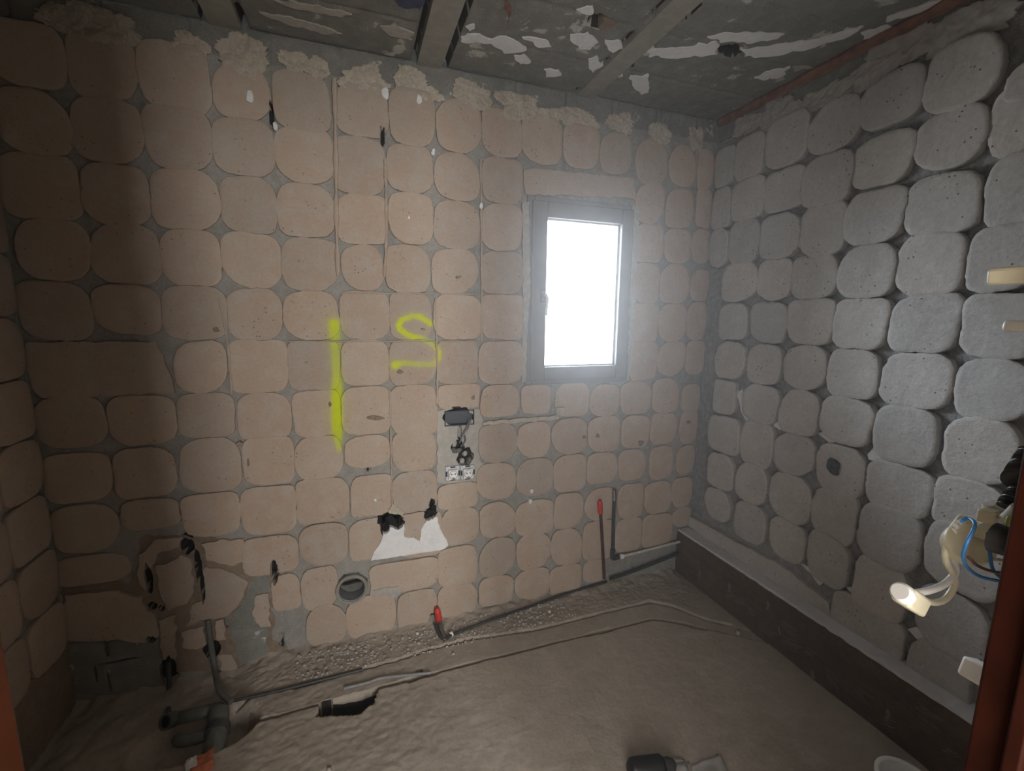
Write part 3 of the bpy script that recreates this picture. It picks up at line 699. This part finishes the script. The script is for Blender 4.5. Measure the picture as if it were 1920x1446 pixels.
tube('handle', [(hx_, -.030, hz_+.005), (hx_, -.062, hz_+.003), (hx_+.004, -.066, hz_-.02), (hx_+.002, -.060, hz_-.09)], .0075, M_bead, win)
# sill outside
box('sill', ((ox0+ox1)/2, .15, oz0+.010), (ox1-ox0-.004, .18, .02), M_joist, win)

# ---------------------------------------------------------------- back wall with door opening (the photo is taken through it)
YB = CAM.y+.20; TB_ = .115
JL, JR = at(48, 1446, 1, YB).x, at(1808, 1446, 1, YB).x
HD = 2.06; HAZE = .06
jt = .03
wb = bmesh.new()
for (x0, x1, z0, z1) in [(XL-.2, JL-jt, -.15, H+.1), (JR+jt, .2, -.15, H+.1), (JL-jt, JR+jt, HD+jt, H+.1)]:
    bm_box(wb, ((x0+x1)/2, YB-TB_/2, (z0+z1)/2), (x1-x0, TB_-.004, z1-z0))
wall_back = from_bm('wall_back', wb, M_dabF, None, False); tag(wall_back, 'doorway wall the view is taken through, bare render beside the red-brown jamb', 'wall', kind='structure')
door = empty('door_1', ((JL+JR)/2, YB, 0), label='red-brown wooden door frame whose jamb edge stands at the right of the view', cat='door frame', kind='structure')
for nm, xc, mt in [('jamb', JR+jt/2, M_wood), ('jamb', JL-jt/2, M_woodL)]:
    box(nm, (xc, YB-TB_/2, HD/2-.01), (jt, TB_+.004, HD+.02), mt, door, bevel=.003)
box('head_jamb', ((JL+JR)/2, YB-TB_/2, HD+jt/2), (JR-JL+2*jt, TB_+.004, jt), M_wood, door, bevel=.003)
box('door_stop', (JR-.004, YB-.030, HD/2), (.010, .012, HD), M_wood, door, bevel=.002)

# hall behind the camera
hb_ = bmesh.new()
for c, s in [((-1.5, -3.2, -.06), (4.2, 2.6, .1)), ((-1.5, -3.2, H+.06), (4.2, 2.6, .1)), ((-3.5, -3.2, 1.2), (.1, 2.6, 2.8)), ((.5, -3.2, 1.2), (.1, 2.6, 2.8)), ((-1.5, -4.55, 1.2), (4.2, .1, 2.8))]:
    bm_box(hb_, c, s)
hall = from_bm('wall_hall', hb_, plain('hall_paint', (.45, .40, .34), .9), None, False); tag(hall, 'plain hallway shell behind the doorway', 'wall', kind='structure')

# ---------------------------------------------------------------- ledge along the right wall
LH, LD = .265, .092
ledge = empty('ledge', (-LD/2, -.9, 0), label='low brown boxed ledge with a pale top running along the foot of the right wall', cat='ledge')
bm = bmesh.new()
nseg = 150
def ledge_x(y, z): return -LD + .002*noise.noise(Vector((y*6, z*6, 0)))
for i in range(nseg):
    y0_, y1_ = -1.80+1.795*i/nseg, -1.80+1.795*(i+1)/nseg
    zz = [-.03+k*(LH+.02)/14 for k in range(15)]
    for k in range(14):
        f = []
        for (yy, z_) in ((y0_, zz[k]), (y1_, zz[k]), (y1_, zz[k+1]), (y0_, zz[k+1])): f.append(bm.verts.new((ledge_x(yy, z_)+.0016*math.sin(z_*700+6*noise.noise(Vector((yy*3, z_*3, 0))))*(noise.noise(Vector((yy*4, z_*5, 9))) > 0), yy, z_)))
        bm.faces.new(f)
bmesh.ops.remove_doubles(bm, verts=bm.verts, dist=.0002)
bm_box(bm, (-LD/2+.002, -.9, LH/2-.02), (LD-.010, 1.79, LH-.004))
from_bm('side_panel', bm, M_ledge, ledge)
slab('top_slab', [(-LD-.003, -1.805), (-.002, -1.805), (-.002, -.012), (-LD-.001, -.012)], lambda a, b, d: (a, b, LH-.012+d), .014, M_ltop, ledge, ragged=.0022, base=0)
# ragged raised course lines on the ledge side
for z_ in (.175,):
    bm = bmesh.new(); bm_tube(bm, [(-LD-.001, y, z_+.006*noise.noise(Vector((y*6, 0, 0)))) for y in np.arange(-1.78, -.02, .04)], .003, 6, False); from_bm('course_line', bm, M_ledge, ledge)
M_comb = plain('comb_ridge', (.22, .18, .15), .95, 0, .002, 80, .3)
rs = random.Random(11)
for k in range(22):
    bm = bmesh.new(); y = -.05-.078*k+rs.uniform(-.03, .03); z = rs.uniform(.03, .22); sl = rs.choice((0, 0, .25)); ln = rs.uniform(.03, .12)
    for q in range(rs.randint(3, 7)):
        zz_ = z+q*.0075
        if zz_ > LH-.02: break
        a = rs.uniform(-.01, .01); bm_tube(bm, [(-LD-.0005, y+a, zz_), (-LD-.0012, y+a-ln*.5, zz_+sl*ln*.5+rs.uniform(-.002, .002)), (-LD-.0005, y+a-ln*rs.uniform(.7, 1), zz_+sl*ln)], .0011, 6)
    if len(bm.verts): from_bm('comb_marks', bm, M_comb, ledge)
    else: bm.free()
for k, (x, y) in enumerate([(1312, 1075), (1368, 1100), (1440, 1135), (1524, 1265), (1665, 1340), (1462, 1180)]):
    p = at(x, y, 0, -LD); slab('mortar_smear', [(p.y+a, p.z+b) for a, b in [(0, .022), (.007, .008), (.006, -.02), (-.003, -.025), (-.007, 0)]], lambda a, b, d: (-LD-d, a, b), .003, M_comb, ledge, sub=.005, ragged=.005, seed=k, base=-.003)

# ---------------------------------------------------------------- sockets and boxes
def p_f(px, py, y): return at(px, py, 1, y)
def socket(px, py, label):
    c = p_f(px, py, -.014); root = empty('power_socket', (c.x, -.006, c.z), label=label, cat='socket', group=None)
    bm = bmesh.new(); bm_box(bm, (c.x, -.011, c.z), (.070, .006, .072)); from_bm('mounting_plate', bm, M_galv, root, True, .004)
    for s in (-1, 1):
        box('claw', (c.x+s*.030, -.0155, c.z), (.008, .004, .024), M_black, root, bevel=.001)
        box('claw', (c.x, -.0155, c.z+s*.031), (.024, .004, .006), M_black, root, bevel=.001)
    f = box('face', (c.x, -.022, c.z-.002), (.046, .016, .046), M_wplas, root, bevel=.003)
    # round recess rim
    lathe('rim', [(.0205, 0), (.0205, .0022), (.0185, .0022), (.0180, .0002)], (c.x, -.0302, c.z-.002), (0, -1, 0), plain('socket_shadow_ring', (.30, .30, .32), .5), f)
    for s in (-1, 1): lathe('pin_hole', [(.0032, 0), (.0032, .001), (0, .001)], (c.x+s*.0085, -.0303, c.z+.002), (0, -1, 0), M_black, f, 12)
    box('earth_clip', (c.x, -.031, c.z-.017), (.008, .002, .004), M_black, f)
    return root
socket(849, 888, 'left one of the two white earthed sockets on the window wall')
socket(877, 886, 'right one of the two white earthed sockets on the window wall, below the rubble hole')
c = p_f(860, 782, 0); bx0, bx1 = front(833, 782)[0], front(888, 782)[0]; bz1, bz0 = front(860, 769)[1], front(860, 797)[1]
jb = empty('recessed_box', ((bx0+bx1)/2, 0, bz0), label='dark rectangular wall box sunk in grey filler above the two sockets', cat='junction box')
bm = bmesh.new()
for (a0, a1, b0, b1) in [(bx0, bx0+.004, bz0, bz1), (bx1-.004, bx1, bz0, bz1), (bx0, bx1, bz0, bz0+.004), (bx0, bx1, bz1-.004, bz1)]:
    bm_box(bm, ((a0+a1)/2, .008, (b0+b1)/2), (a1-a0, .044, b1-b0))
from_bm('box_rim', bm, M_black, jb, False); box('box_back', ((bx0+bx1)/2, .022, (bz0+bz1)/2), (bx1-bx0-.004, .004, bz1-bz0-.004), plain('slate_plastic', (.055, .065, .075), .6), jb)
p = [p_f(880, 786, -.006), p_f(876, 800, -.014), p_f(870, 812, -.016), p_f(872, 826, -.010), p_f(864, 838, .0)]
cb = tube('cable', p, .0045, M_gpipe); tag(cb, 'grey cable hanging out of the dark wall box into the rubble hole', 'cable')
cb = tube('cable', [p_f(884, 786, -.006), p_f(878, 803, -.017), p_f(868, 817, -.018), p_f(862, 830, -.006)], .003, M_grey); tag(cb, 'thin bluish cable running beside the grey one below the dark wall box', 'cable')
for k, (x, y) in enumerate([(852, 832), (860, 845), (872, 850), (880, 862), (866, 864), (850, 845)]):
    c = p_f(x, y, .004); bm = bmesh.new(); bmesh.ops.create_icosphere(bm, subdivisions=2, radius=.014, matrix=Matrix.Translation(c))
    for v in bm.verts: v.co += (v.co-c)*.5*noise.noise(v.co*60)
    from_bm('rubble_lump', bm, M_gpipe if k % 2 else M_greyp, wall_front)
c = p_f(1050, 772, -.020); sb = empty('small_wall_box', (c.x, -.01, c.z), label='small square plaster-crusted box below the left part of the window', cat='junction box')
box('box_body', (c.x, -.016, c.z), (.042, .030, .046), M_plast, sb, bevel=.003); lathe('knockout', [(.010, 0), (.010, .002), (.006, .002), (.006, -.002)], (c.x, -.031, c.z), (0, -1, 0), M_greyp, sb, 16)

# waste pipe stub in the wall
wp = empty('waste_pipe', (pa[0], 0, pa[1]), label='round grey waste pipe stub set in the window wall left of the red valve', cat='pipe')
lathe('collar', [(DR*.98, -.02), (DR*1.03, .022), (DR*.98, .026), (DR*.86, .024), (DR*.84, -.02)], (pa[0], 0, pa[1]), (0, -1, 0), M_joist, wp)
lathe('pipe_bore', [(DR*.85, .020), (DR*.80, .018), (DR*.78, -.10), (0, -.10)], (pa[0], 0, pa[1]), (0, -1, 0), M_grey, wp)
slab('mortar_plug', [(pa[0]+DR*.72*math.cos(a), pa[1]-DR*.15+DR*.55*math.sin(a)) for a in np.linspace(math.pi, 2*math.pi, 9)], lambda a, b, d: (a, .05-d, b), .01, M_gpipe, wp)

# supply pipes on the front wall
def pf(x, y, yy): v = p_f(x, y, yy); return (v.x, v.y, v.z)
rp = empty('supply_pipe', pf(1134, 1082, -.03), label='thin dark pipe with a red cap standing against the window wall', cat='pipe')
tube('pipe_body', [pf(1126, 962, -.03), pf(1129, 1010, -.03), pf(1133, 1085, -.03)], .0085, M_rpipe, rp)
tube('cap', [pf(1125, 938, -.03), pf(1125, 946, -.03), pf(1126, 962, -.03)], .014, M_red, rp, radf=lambda t: .55+.45*min(1, t*3))
dp = empty('supply_pipe', pf(1149, 1050, -.03), label='dark pipe with an open metal end standing right of the red-capped one', cat='pipe')
tube('pipe_body', [pf(1152, 932, -.03), pf(1150, 985, -.03), pf(1149, 1046, -.03)], .0095, M_dpipe, dp)
tube('threaded_end', [pf(1152, 918, -.03), pf(1152, 926, -.03), pf(1152, 938, -.03)], .0125, M_steel, dp, 12, False)
tube('elbow', [pf(1149, 1030, -.03), pf(1149, 1046, -.03), pf(1160, 1044, -.03)], .0135, M_dpipe, dp)
hp = empty('supply_pipe', pf(1160, 1044, -.03), label='pale pipe running level along the window wall from the dark pipe to the ledge', cat='pipe')
tube('pipe_body', [pf(1158, 1045, -.03), pf(1200, 1035, -.03), pf(1274, 1016, -.03)], .0075, M_ppipe, hp)
lathe('coupling', [(.008, 0), (.0135, .002), (.0135, .018), (.008, .020)], pf(1163, 1044, -.03), (1, 0, 0), M_wplas, hp, 16)
hp2 = tube('supply_pipe', [pf(1143, 1086, -.035), pf(1185, 1072, -.035), pf(1272, 1038, -.035)], .009, M_dpipe); tag(hp2, 'dark lower pipe running at floor level behind the end of the ledge', 'pipe')
lp = empty('supply_pipe', pf(850, 1186, -.06), label='long thin dark pipe lying along the foot of the window wall', cat='pipe')
tube('pipe_body', [onf(848, 1190, .008), onf(890, 1174), onf(940, 1156), onf(995, 1137), onf(1045, 1119), onf(1090, 1104), onf(1137, 1090)], .0065, M_dpipe, lp)
lathe('coupling', [(.007, 0), (.012, .001), (.012, .014), (.007, .015)], onf(843, 1191, .008), (1, .3, 0), M_wplas, lp, 16)
rv = empty('capped_valve', pf(826, 1190, -.04), label='bright red capped water outlet at the foot of the window wall', cat='valve')
tube('cap', [pf(819, 1140, -.035), pf(821, 1150, -.035), pf(824, 1166, -.035)], .0155, M_red, rv, radf=lambda t: .6+.4*min(1, t*3))
tube('pipe_body', [pf(824, 1164, -.035), onf(827, 1176, .020), onf(830, 1186, .014), onf(833, 1198, .008)], .010, M_gpipe, rv)
tube('side_branch', [onf(816, 1170, .024), onf(821, 1184, .012), onf(832, 1199, .008), onf(846, 1191, .008)], .008, M_dpipe, rv)
# vertical pipe in the broken corner
vp = tube('water_pipe', [pf(389, 1162, -.012), pf(393, 1190, -.02), pf(402, 1250, -.03), tuple(flo(408, 1284, .02)), tuple(flo(417, 1303, .018)), tuple(flo(434, 1316, .012))], .011, M_gpipe); tag(vp, 'grey-green pipe dropping down the broken left part of the window wall into the trench', 'pipe')
vp2 = tube('water_pipe', [pf(316, 1240, -.01), pf(317, 1270, -.02), pf(316, 1318, -.05), tuple(flo(316, 1335, .0))], .009, M_dpipe); tag(vp2, 'dark pipe coming out of the wall hole above the open drain end', 'pipe')
q = [flo(430, 1316, .004), flo(520, 1296, .004), flo(600, 1276, .004), flo(680, 1256, .004)]
cb = tube('cable', q, .006, M_dpipe); tag(cb, 'black cable lying in the back edge of the floor trench', 'cable')
cb = tube('cable', [flo(645, 1291, .0), flo(690, 1280, 0), flo(720, 1271, 0), flo(807, 1262, .0)], .006, M_grey); tag(cb, 'grey pipe edge showing in the trench above the floor hole', 'cable')
# drain pipes in the pit
def fp(x, y, z): v = flo(x, y, z); return (v.x, v.y, v.z)
dr = empty('drain_pipe', fp(360, 1360, -.06), label='grey-green floor drain pipes with an open black end in the left corner', cat='pipe')
d0 = Vector(fp(316, 1352, -.01)); dirv = (Vector(fp(372, 1338, -.012))-d0).normalized()
axo = (dirv*.5+Vector((0, .75, -.5))).normalized()
tube('branch_pipe', [d0+axo*.03, d0+dirv*.08, d0+dirv*.16, fp(395, 1338, -.02)], .022, M_gpipe, dr, 18)
lathe('open_end', [(.021, .03), (.027, .022), (.027, -.016), (.020, -.016), (.019, .05), (0, .05)], d0, axo, M_gpipe, dr, 24)
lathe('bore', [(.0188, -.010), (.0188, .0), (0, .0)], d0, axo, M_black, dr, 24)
tube('trap_bend', [fp(333, 1384, -.02), fp(340, 1390, -.02), fp(370, 1384, -.02), fp(398, 1374, -.02)], .020, M_gpipe, dr, 16)
tube('vertical_branch', [fp(410, 1335, .01), fp(409, 1362, .0), fp(404, 1390, -.01), fp(396, 1424, -.02)], .034, M_gpipe, dr, 20)
lathe('socket_ring', [(.034, 0), (.040, .002), (.040, .026), (.034, .028)], fp(409, 1362, .0), (Vector(fp(404, 1390, -.01))-Vector(fp(409, 1362, 0))), M_dpipe, dr, 24)

# ---------------------------------------------------------------- rubble on the floor
def stone(name, c, r, mat, seed, label, cat, group=None, sq=(1, 1, .7)):
    bm = bmesh.new(); bmesh.ops.create_icosphere(bm, subdivisions=2, radius=1)
    rz = Matrix.Rotation(seed*1.7, 3, 'Z')
    for v in bm.verts:
        n = v.co.copy(); v.co = rz @ Vector((v.co.x*sq[0], v.co.y*sq[1], v.co.z*sq[2]))*r*(1+.5*noise.noise(n*1.6+Vector((seed, seed, 0)))) + Vector(c)
    o = from_bm(name, bm, mat, None); tag(o, label, cat, group); return o
for k, (x, y, r, lab) in enumerate([(1030, 1149, .009, 'pale mortar chip on the back lip of the trench, right of centre'), (783, 1190, .008, 'small pale chip in the rubble bank left of the red valve'), (990, 1156, .006, 'tiny chip left of the pale one by the trench'),
                                    (1120, 1138, .006, 'tiny chip on the bank below the red-capped pipe'), (1385, 1188, .013, 'mortar lump at the foot of the ledge near the window wall'), (850, 1225, .007, 'chip in the gravelly part of the trench below the red valve'),
                                    (1170, 1108, .006, 'chip on the bank right of the supply pipes'), (617, 1445, .008, 'small round lump on the floor at the bottom edge of the view'), (1438, 1241, .005, 'dark crumb on the clean floor beside the ledge'), (730, 1205, .010, 'lump in the rubble bank above the round floor hole')]):
    p = flo(x, y); zz = fz(p.x, p.y)
    stone('mortar_chip', (p.x, p.y, zz+r*.45), r, M_white if k in (0, 1) else M_floor, k, lab, 'rubble', 'mortar chips on the floor')
p = flo(372, 1447, .0); bz = fz(p.x, p.y)
br = empty('brick_fragment', (p.x, p.y, bz), label='broken orange brick fragment with white mortar at the bottom left', cat='brick')
for nm, off, sz, mt in [('brick_body', (.012, .004, .012), (.060, .045, .045), M_brick), ('mortar_crust', (-.018, .002, .016), (.030, .040, .044), M_white)]:
    bm = bmesh.new(); bm_box(bm, (0, 0, 0), sz, Matrix.Rotation(.3, 3, 'Z')); bmesh.ops.subdivide_edges(bm, edges=bm.edges, cuts=5, use_grid_fill=True)
    for v in bm.verts: v.co += v.co.normalized()*.010*noise.noise(v.co*55); v.co += Vector((p.x, p.y, bz))+Vector(off)
    from_bm(nm, bm, mt, br)
# gravel bank texture: uncountable crumbs
bm = bmesh.new()
rs = random.Random(4)
for k in range(1000):
    t = rs.random(); px = 560+t*480; back = flo(px, 1230-(px-560)*.26, 0)
    x = back.x+rs.uniform(-.02, .02); y = rs.uniform(-.20, -.045); r = .0018+.0068*rs.random()**2.2
    if x > -.1: continue
    bmesh.ops.create_icosphere(bm, subdivisions=1, radius=r, matrix=Matrix.Translation((x, y, fz(x, y)+r*.4)) @ Matrix.Rotation(rs.random()*6, 4, 'X') @ Matrix.Diagonal((1, rs.uniform(.6, 1), rs.uniform(.5, .9), 1)))
g_ = from_bm('gravel', bm, M_greyp, None, False); tag(g_, 'loose mortar gravel banked along the foot of the window wall', 'gravel', kind='stuff')

# ---------------------------------------------------------------- drill, papers, tub at the bottom edge
def local(root_loc, ang):
    R = Matrix.Rotation(ang, 4, 'Z'); return lambda x, y, z: Vector(root_loc)+(R @ Vector((x, y, z)))
dc = flo(1220, 1439, .036); ang = math.radians(-12)
dl = empty('power_drill', (dc.x, dc.y, 0), label='black cordless drill lying on the floor at the bottom edge', cat='drill')
lo = local((dc.x, dc.y, .036), ang)
tube('housing', [lo(-.075, 0, 0), lo(-.06, 0, .0), lo(-.02, 0, 0), lo(.03, 0, 0), lo(.045, 0, 0)], .033, M_black, dl, 20, True, lambda t: .62+.38*math.sin(min(1, max(0, t*3+.02))*math.pi/2)-.25*max(0, t-.8)*5)
lathe('chuck', [(.0, -.002), (.022, 0), (.023, .018), (.017, .034), (.009, .040), (0, .040)], lo(.045, 0, 0), lo(1, 0, 0)-lo(0, 0, 0), M_dpipe, dl, 20)
tube('drill_bit', [lo(.08, 0, 0), lo(.11, 0, 0), lo(.135, 0, 0)], .004, M_steel, dl, 8, False)
tube('handle', [lo(-.03, -.01, -.005), lo(-.035, -.06, -.008), lo(-.04, -.11, -.010)], .017, M_black, dl, 14)
bm = bmesh.new(); bm_box(bm, lo(-.035, -.135, -.008), (.085, .045, .05), Matrix.Rotation(ang, 3, 'Z')); from_bm('battery', bm, M_black, dl, True, .006)
for k, (pts, lab) in enumerate([([(1238, 1420), (1285, 1426), (1292, 1462), (1236, 1470)], 'crumpled pale paper scrap touching the drill'), ([(1298, 1436), (1352, 1418), (1368, 1462), (1300, 1470)], 'torn white paper scrap right of the drill')]):
    P = [flo(*p) for p in pts]; bm = bmesh.new(); n = 10; vv = []
    for i in range(n+1):
        for j in range(n+1):
            a = P[0].lerp(P[1], i/n); b = P[3].lerp(P[2], i/n); q = a.lerp(b, j/n)
            z = fz(q.x, q.y)+.006+.010*max(-.3, noise.noise(Vector((q.x*25, q.y*25, k))))
            vv.append(bm.verts.new((q.x+.006*noise.noise(Vector((q.x*40, q.y*40, 3))), q.y, z)))
    for i in range(n):
        for j in range(n): bm.faces.new((vv[i*(n+1)+j], vv[(i+1)*(n+1)+j], vv[(i+1)*(n+1)+j+1], vv[i*(n+1)+j+1]))
    o = from_bm('paper_scrap', bm, M_paper, None); s = o.modifiers.new('thick', 'SOLIDIFY'); s.thickness = .001; tag(o, lab, 'paper')
tb = flo(1700, 1464, .12); tub = empty('plastic_tub', (tb.x, tb.y, 0), label='round white plastic tub standing beside the ledge at the bottom edge', cat='tub')
RT = .072
lathe('tub_wall', [(0, .002), (RT*.84, .002), (RT*.98, .105), (RT, .118), (RT*.98, .121), (RT*.90, .120), (RT*.88, .105), (RT*.78, .012), (0, .012)], (tb.x, tb.y, 0), (0, 0, 1), M_wplas, tub, 48)
lathe('rim', [(RT*.97, .108), (RT*1.05, .109), (RT*1.06, .121), (RT*.95, .122)], (tb.x, tb.y, 0), (0, 0, 1), M_wplas, tub, 48)
tw = tube('twig', [flo(1345, 1415, .004), flo(1352, 1426, .006), flo(1362, 1446, .005)], .0025, M_dpipe); tag(tw, 'thin dark offcut of wire lying across the paper scraps', 'wire')

# ---------------------------------------------------------------- loose wiring hanging from the wall beside the doorway
def b3(x, y, d): v = at(x, y, 1, YB+d); return Vector(v)
D = .065
def blk(name, x, y, d, sz, dirpx, mat, parent, bevel=.003):
    """box at pixel, long axis aimed along an image direction on the plane y=YB+d"""
    c = b3(x, y, d); e = (b3(x+dirpx[0], y+dirpx[1], d)-c).normalized(); n = Vector((0, 1, 0)); s = n.cross(e).normalized()
    R = Matrix((e, s, n)).transposed()
    return box(name, c, sz, mat, parent, R, bevel)
pc = b3(1706, 1123, D); plug = empty('terminal_connector', pc, label='cream plug-like connector dangling lowest on two white wires', cat='connector')
e1 = (b3(1735, 1141, D)-b3(1690, 1112, D)).normalized()
def pmm(x, y, d=D): return ((b3(x+8, y, d)-b3(x-8, y, d)).length*(b3(x, y+8, d)-b3(x, y-8, d)).length)**.5/16
px_mm = pmm(1708, 1123)
blk('body', 1709, 1125, D, (46*px_mm, 26*px_mm, .018), (30, 20), M_cream, plug)
lathe('end_cap', [(0, 0), (10*px_mm, 0), (13*px_mm, 4*px_mm), (13*px_mm, 14*px_mm), (0, 14*px_mm)], b3(1687, 1109, D), e1, M_wwire, plug, 20)
tube('wire', [b3(1712, 1112, D), b3(1740, 1108, D), b3(1772, 1095, D), b3(1791, 1072, D), b3(1787, 1042, D), b3(1797, 1020, D-.005), b3(1838, 995, D-.01), b3(1880, 972, D-.03), b3(1905, 950, D-.05)], 4.6*px_mm, M_wwire, plug)
tube('wire', [b3(1720, 1118, D), b3(1748, 1130, D), b3(1772, 1124, D), b3(1789, 1100, D), b3(1788, 1078, D), b3(1775, 1055, D), b3(1774, 1030, D), b3(1788, 1006, D)], 4.2*px_mm, M_cream, plug)
px_mm = pmm(1800, 995)
tc = empty('terminal_connector', b3(1800, 995, D), label='cream two-screw terminal at the top of the hanging white loop', cat='connector')
blk('body', 1804, 993, D, (34*px_mm, 20*px_mm, .016), (-20, 26), M_cream, tc)
for (x, y) in [(1790, 987), (1786, 997), (1797, 981)]: lathe('screw_barrel', [(0, 0), (4*px_mm, 0), (4*px_mm, 16*px_mm), (0, 16*px_mm)], b3(x, y, D), (b3(x+20, y-4, D)-b3(x, y, D)), M_wplas, tc, 12)
px_mm = pmm(1820, 1022)*.88
cs = empty('lamp_holder', b3(1820, 1020, D-.01), label='cream moulded lamp-holder half behind the white wires', cat='lamp holder')
cb_ = b3(1818, 1020, D-.012); ax_ = (b3(1836, 1050, D-.012)-b3(1818, 1020, D-.012)).normalized()+Vector((0, .6, 0))
lathe('shell', [(0, -6*px_mm), (27*px_mm, -6*px_mm), (29*px_mm, 0), (28*px_mm, 16*px_mm), (20*px_mm, 21*px_mm), (0, 21*px_mm)], cb_, ax_, M_cream, cs, 28)
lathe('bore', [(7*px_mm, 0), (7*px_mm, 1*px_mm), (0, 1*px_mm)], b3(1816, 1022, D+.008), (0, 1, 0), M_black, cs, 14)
for k, (x, y, dx, dy, ln, lab) in enumerate([(1866, 965, 30, -8, 46, 'upper cream connector strip under the corrugated conduit'), (1862, 992, 34, -14, 52, 'lower cream connector strip touching the door jamb')]):
    px_mm = pmm(x, y, D-.02)
    t_ = empty('connector_strip', b3(x, y, D-.02), label=lab, cat='connector')
    blk('body', x, y, D-.02, (ln*px_mm, 17*px_mm, .014), (dx, dy), M_cream, t_, .002)
    for j in range(3): lathe('screw_barrel', [(0, 0), (4.5*px_mm, 0), (4.5*px_mm, 10*px_mm), (0, 10*px_mm)], b3(x-16+j*14, y-8-j*3, D-.012), (b3(x, y-20, D)-b3(x, y, D)), M_wplas, t_, 12)
def wire(lab, pts, r, mat):
    px_mm = pmm(pts[0][0], pts[0][1], pts[0][2])*.9; o = tube('wire', [b3(*p) for p in pts], r*px_mm, mat); tag(o, lab, 'wire'); return o
wire('bright blue wire looping under the lamp-holder half', [(1803, 978, D-.02), (1815, 972, D-.02), (1828, 985, D-.03), (1812, 1020, D-.03), (1806, 1045, D-.025), (1816, 1066, D-.025), (1840, 1082, D-.03), (1885, 1092, D-.045)], 2.4, M_blue)
wire('brown wire inside the blue loop', [(1815, 1045, D-.03), (1835, 1062, D-.03), (1862, 1072, D-.04), (1890, 1076, D-.045)], 2.2, M_brwire)
wire('dark blue wire hanging steeply near the jamb', [(1852, 1000, D-.03), (1856, 1035, D-.03), (1862, 1068, D-.035), (1884, 1090, D-.045)], 2.2, M_blue)
wire('yellow-green earth wire by the jamb', [(1906, 950, D-.04), (1890, 975, D-.04), (1884, 1020, D-.04), (1888, 1060, D-.045)], 2.2, M_ygwire)
wire('thin white wire stretched level to the jamb', [(1815, 982, D), (1850, 980, D-.01), (1880, 972, D-.02), (1910, 960, D-.04)], 2.0, M_wwire)
wire('short stripped cream wire pointing at the jamb', [(1856, 1048, D-.03), (1872, 1050, D-.035), (1892, 1054, D-.045)], 2.4, M_cream)
bk = empty('switch_box', b3(1880, 1018, .004), label='black flush-mounted box the loose wires come out of beside the doorway', cat='junction box')
cS = b3(1885, 1015, .010); lathe('box_body', [(.013, -.006), (.014, .008), (.012, .008), (.011, -.006), (0, -.006)], cS, (0, 1, 0), M_black, bk, 28)
# corrugated conduit
px_mm = pmm(1905, 900, D-.02)*.9
def conduit(lab, pts, r):
    bm = bmesh.new(); P = smoothpath(pts, 14); n = len(P)
    bm_tube(bm, P, r, 16, False, True, lambda t: 1+.16*math.sin(t*n*2.2))
    o = from_bm('corrugated_conduit', bm, M_dpipe); tag(o, lab, 'conduit')
conduit('black corrugated conduit end coming down at the right edge', [b3(1936, 846, D-.02), b3(1922, 868, D-.02), b3(1908, 890, D-.022), b3(1902, 902, D-.025)], 13*px_mm)
conduit('short black corrugated conduit behind the white clip', [b3(1912, 922, D-.03), b3(1898, 938, D-.03), b3(1890, 952, D-.03)], 11*px_mm)
sb_ = empty('white_clip', b3(1908, 925, D-.015), label='white plastic wedge between the two corrugated conduits', cat='clip'); blk('body', 1910, 926, D-.015, (36*px_mm, 14*px_mm, .010), (-12, 26), M_wplas, sb_)
for (x, y, dx, dy, ln, wd, lab, mt) in [(1904, 516, 34, -4, 40, 24, 'cream plastic clip sticking in at the right edge, highest', M_cream), (1922, 612, 20, 6, 14, 16, 'tiny white tip at the right edge below the cream clip', M_wplas), (1842, 1265, 20, 4, 30, 24, 'white plastic block peeping from behind the lower door jamb', M_wplas)]:
    px_mm = pmm(x, y, D-.02)
    t_ = empty('wall_clip', b3(x, y, .02), label=lab, cat='clip')
    blk('body', x, y, D-.02, (ln*px_mm, wd*px_mm, .03), (dx, dy), mt, t_)
    blk('tab', x+dx*.3, y-wd*.3, D-.012, (ln*.4*px_mm, wd*.3*px_mm, .03), (dx, dy), mt, t_, .001)

# ---------------------------------------------------------------- scattering volume added to give the window its veiling glare
mh = bpy.data.materials.new('glare_haze'); mh.use_nodes = True; th_ = mh.node_tree; th_.nodes.clear()
vo = th_.nodes.new('ShaderNodeOutputMaterial'); vs_ = th_.nodes.new('ShaderNodeVolumeScatter')
vs_.inputs['Color'].default_value = (.95, .97, 1, 1); vs_.inputs['Density'].default_value = HAZE; vs_.inputs['Anisotropy'].default_value = .74
th_.links.new(vs_.outputs[0], vo.inputs['Volume'])
bm = bmesh.new(); bm_box(bm, (XL/2, YB/2, H/2), (-XL-.10, -YB-.12, H-.1))
hz = from_bm('glare_haze', bm, mh, None, False); tag(hz, 'thin added haze volume that gives the glare around the window', 'haze', kind='stuff')
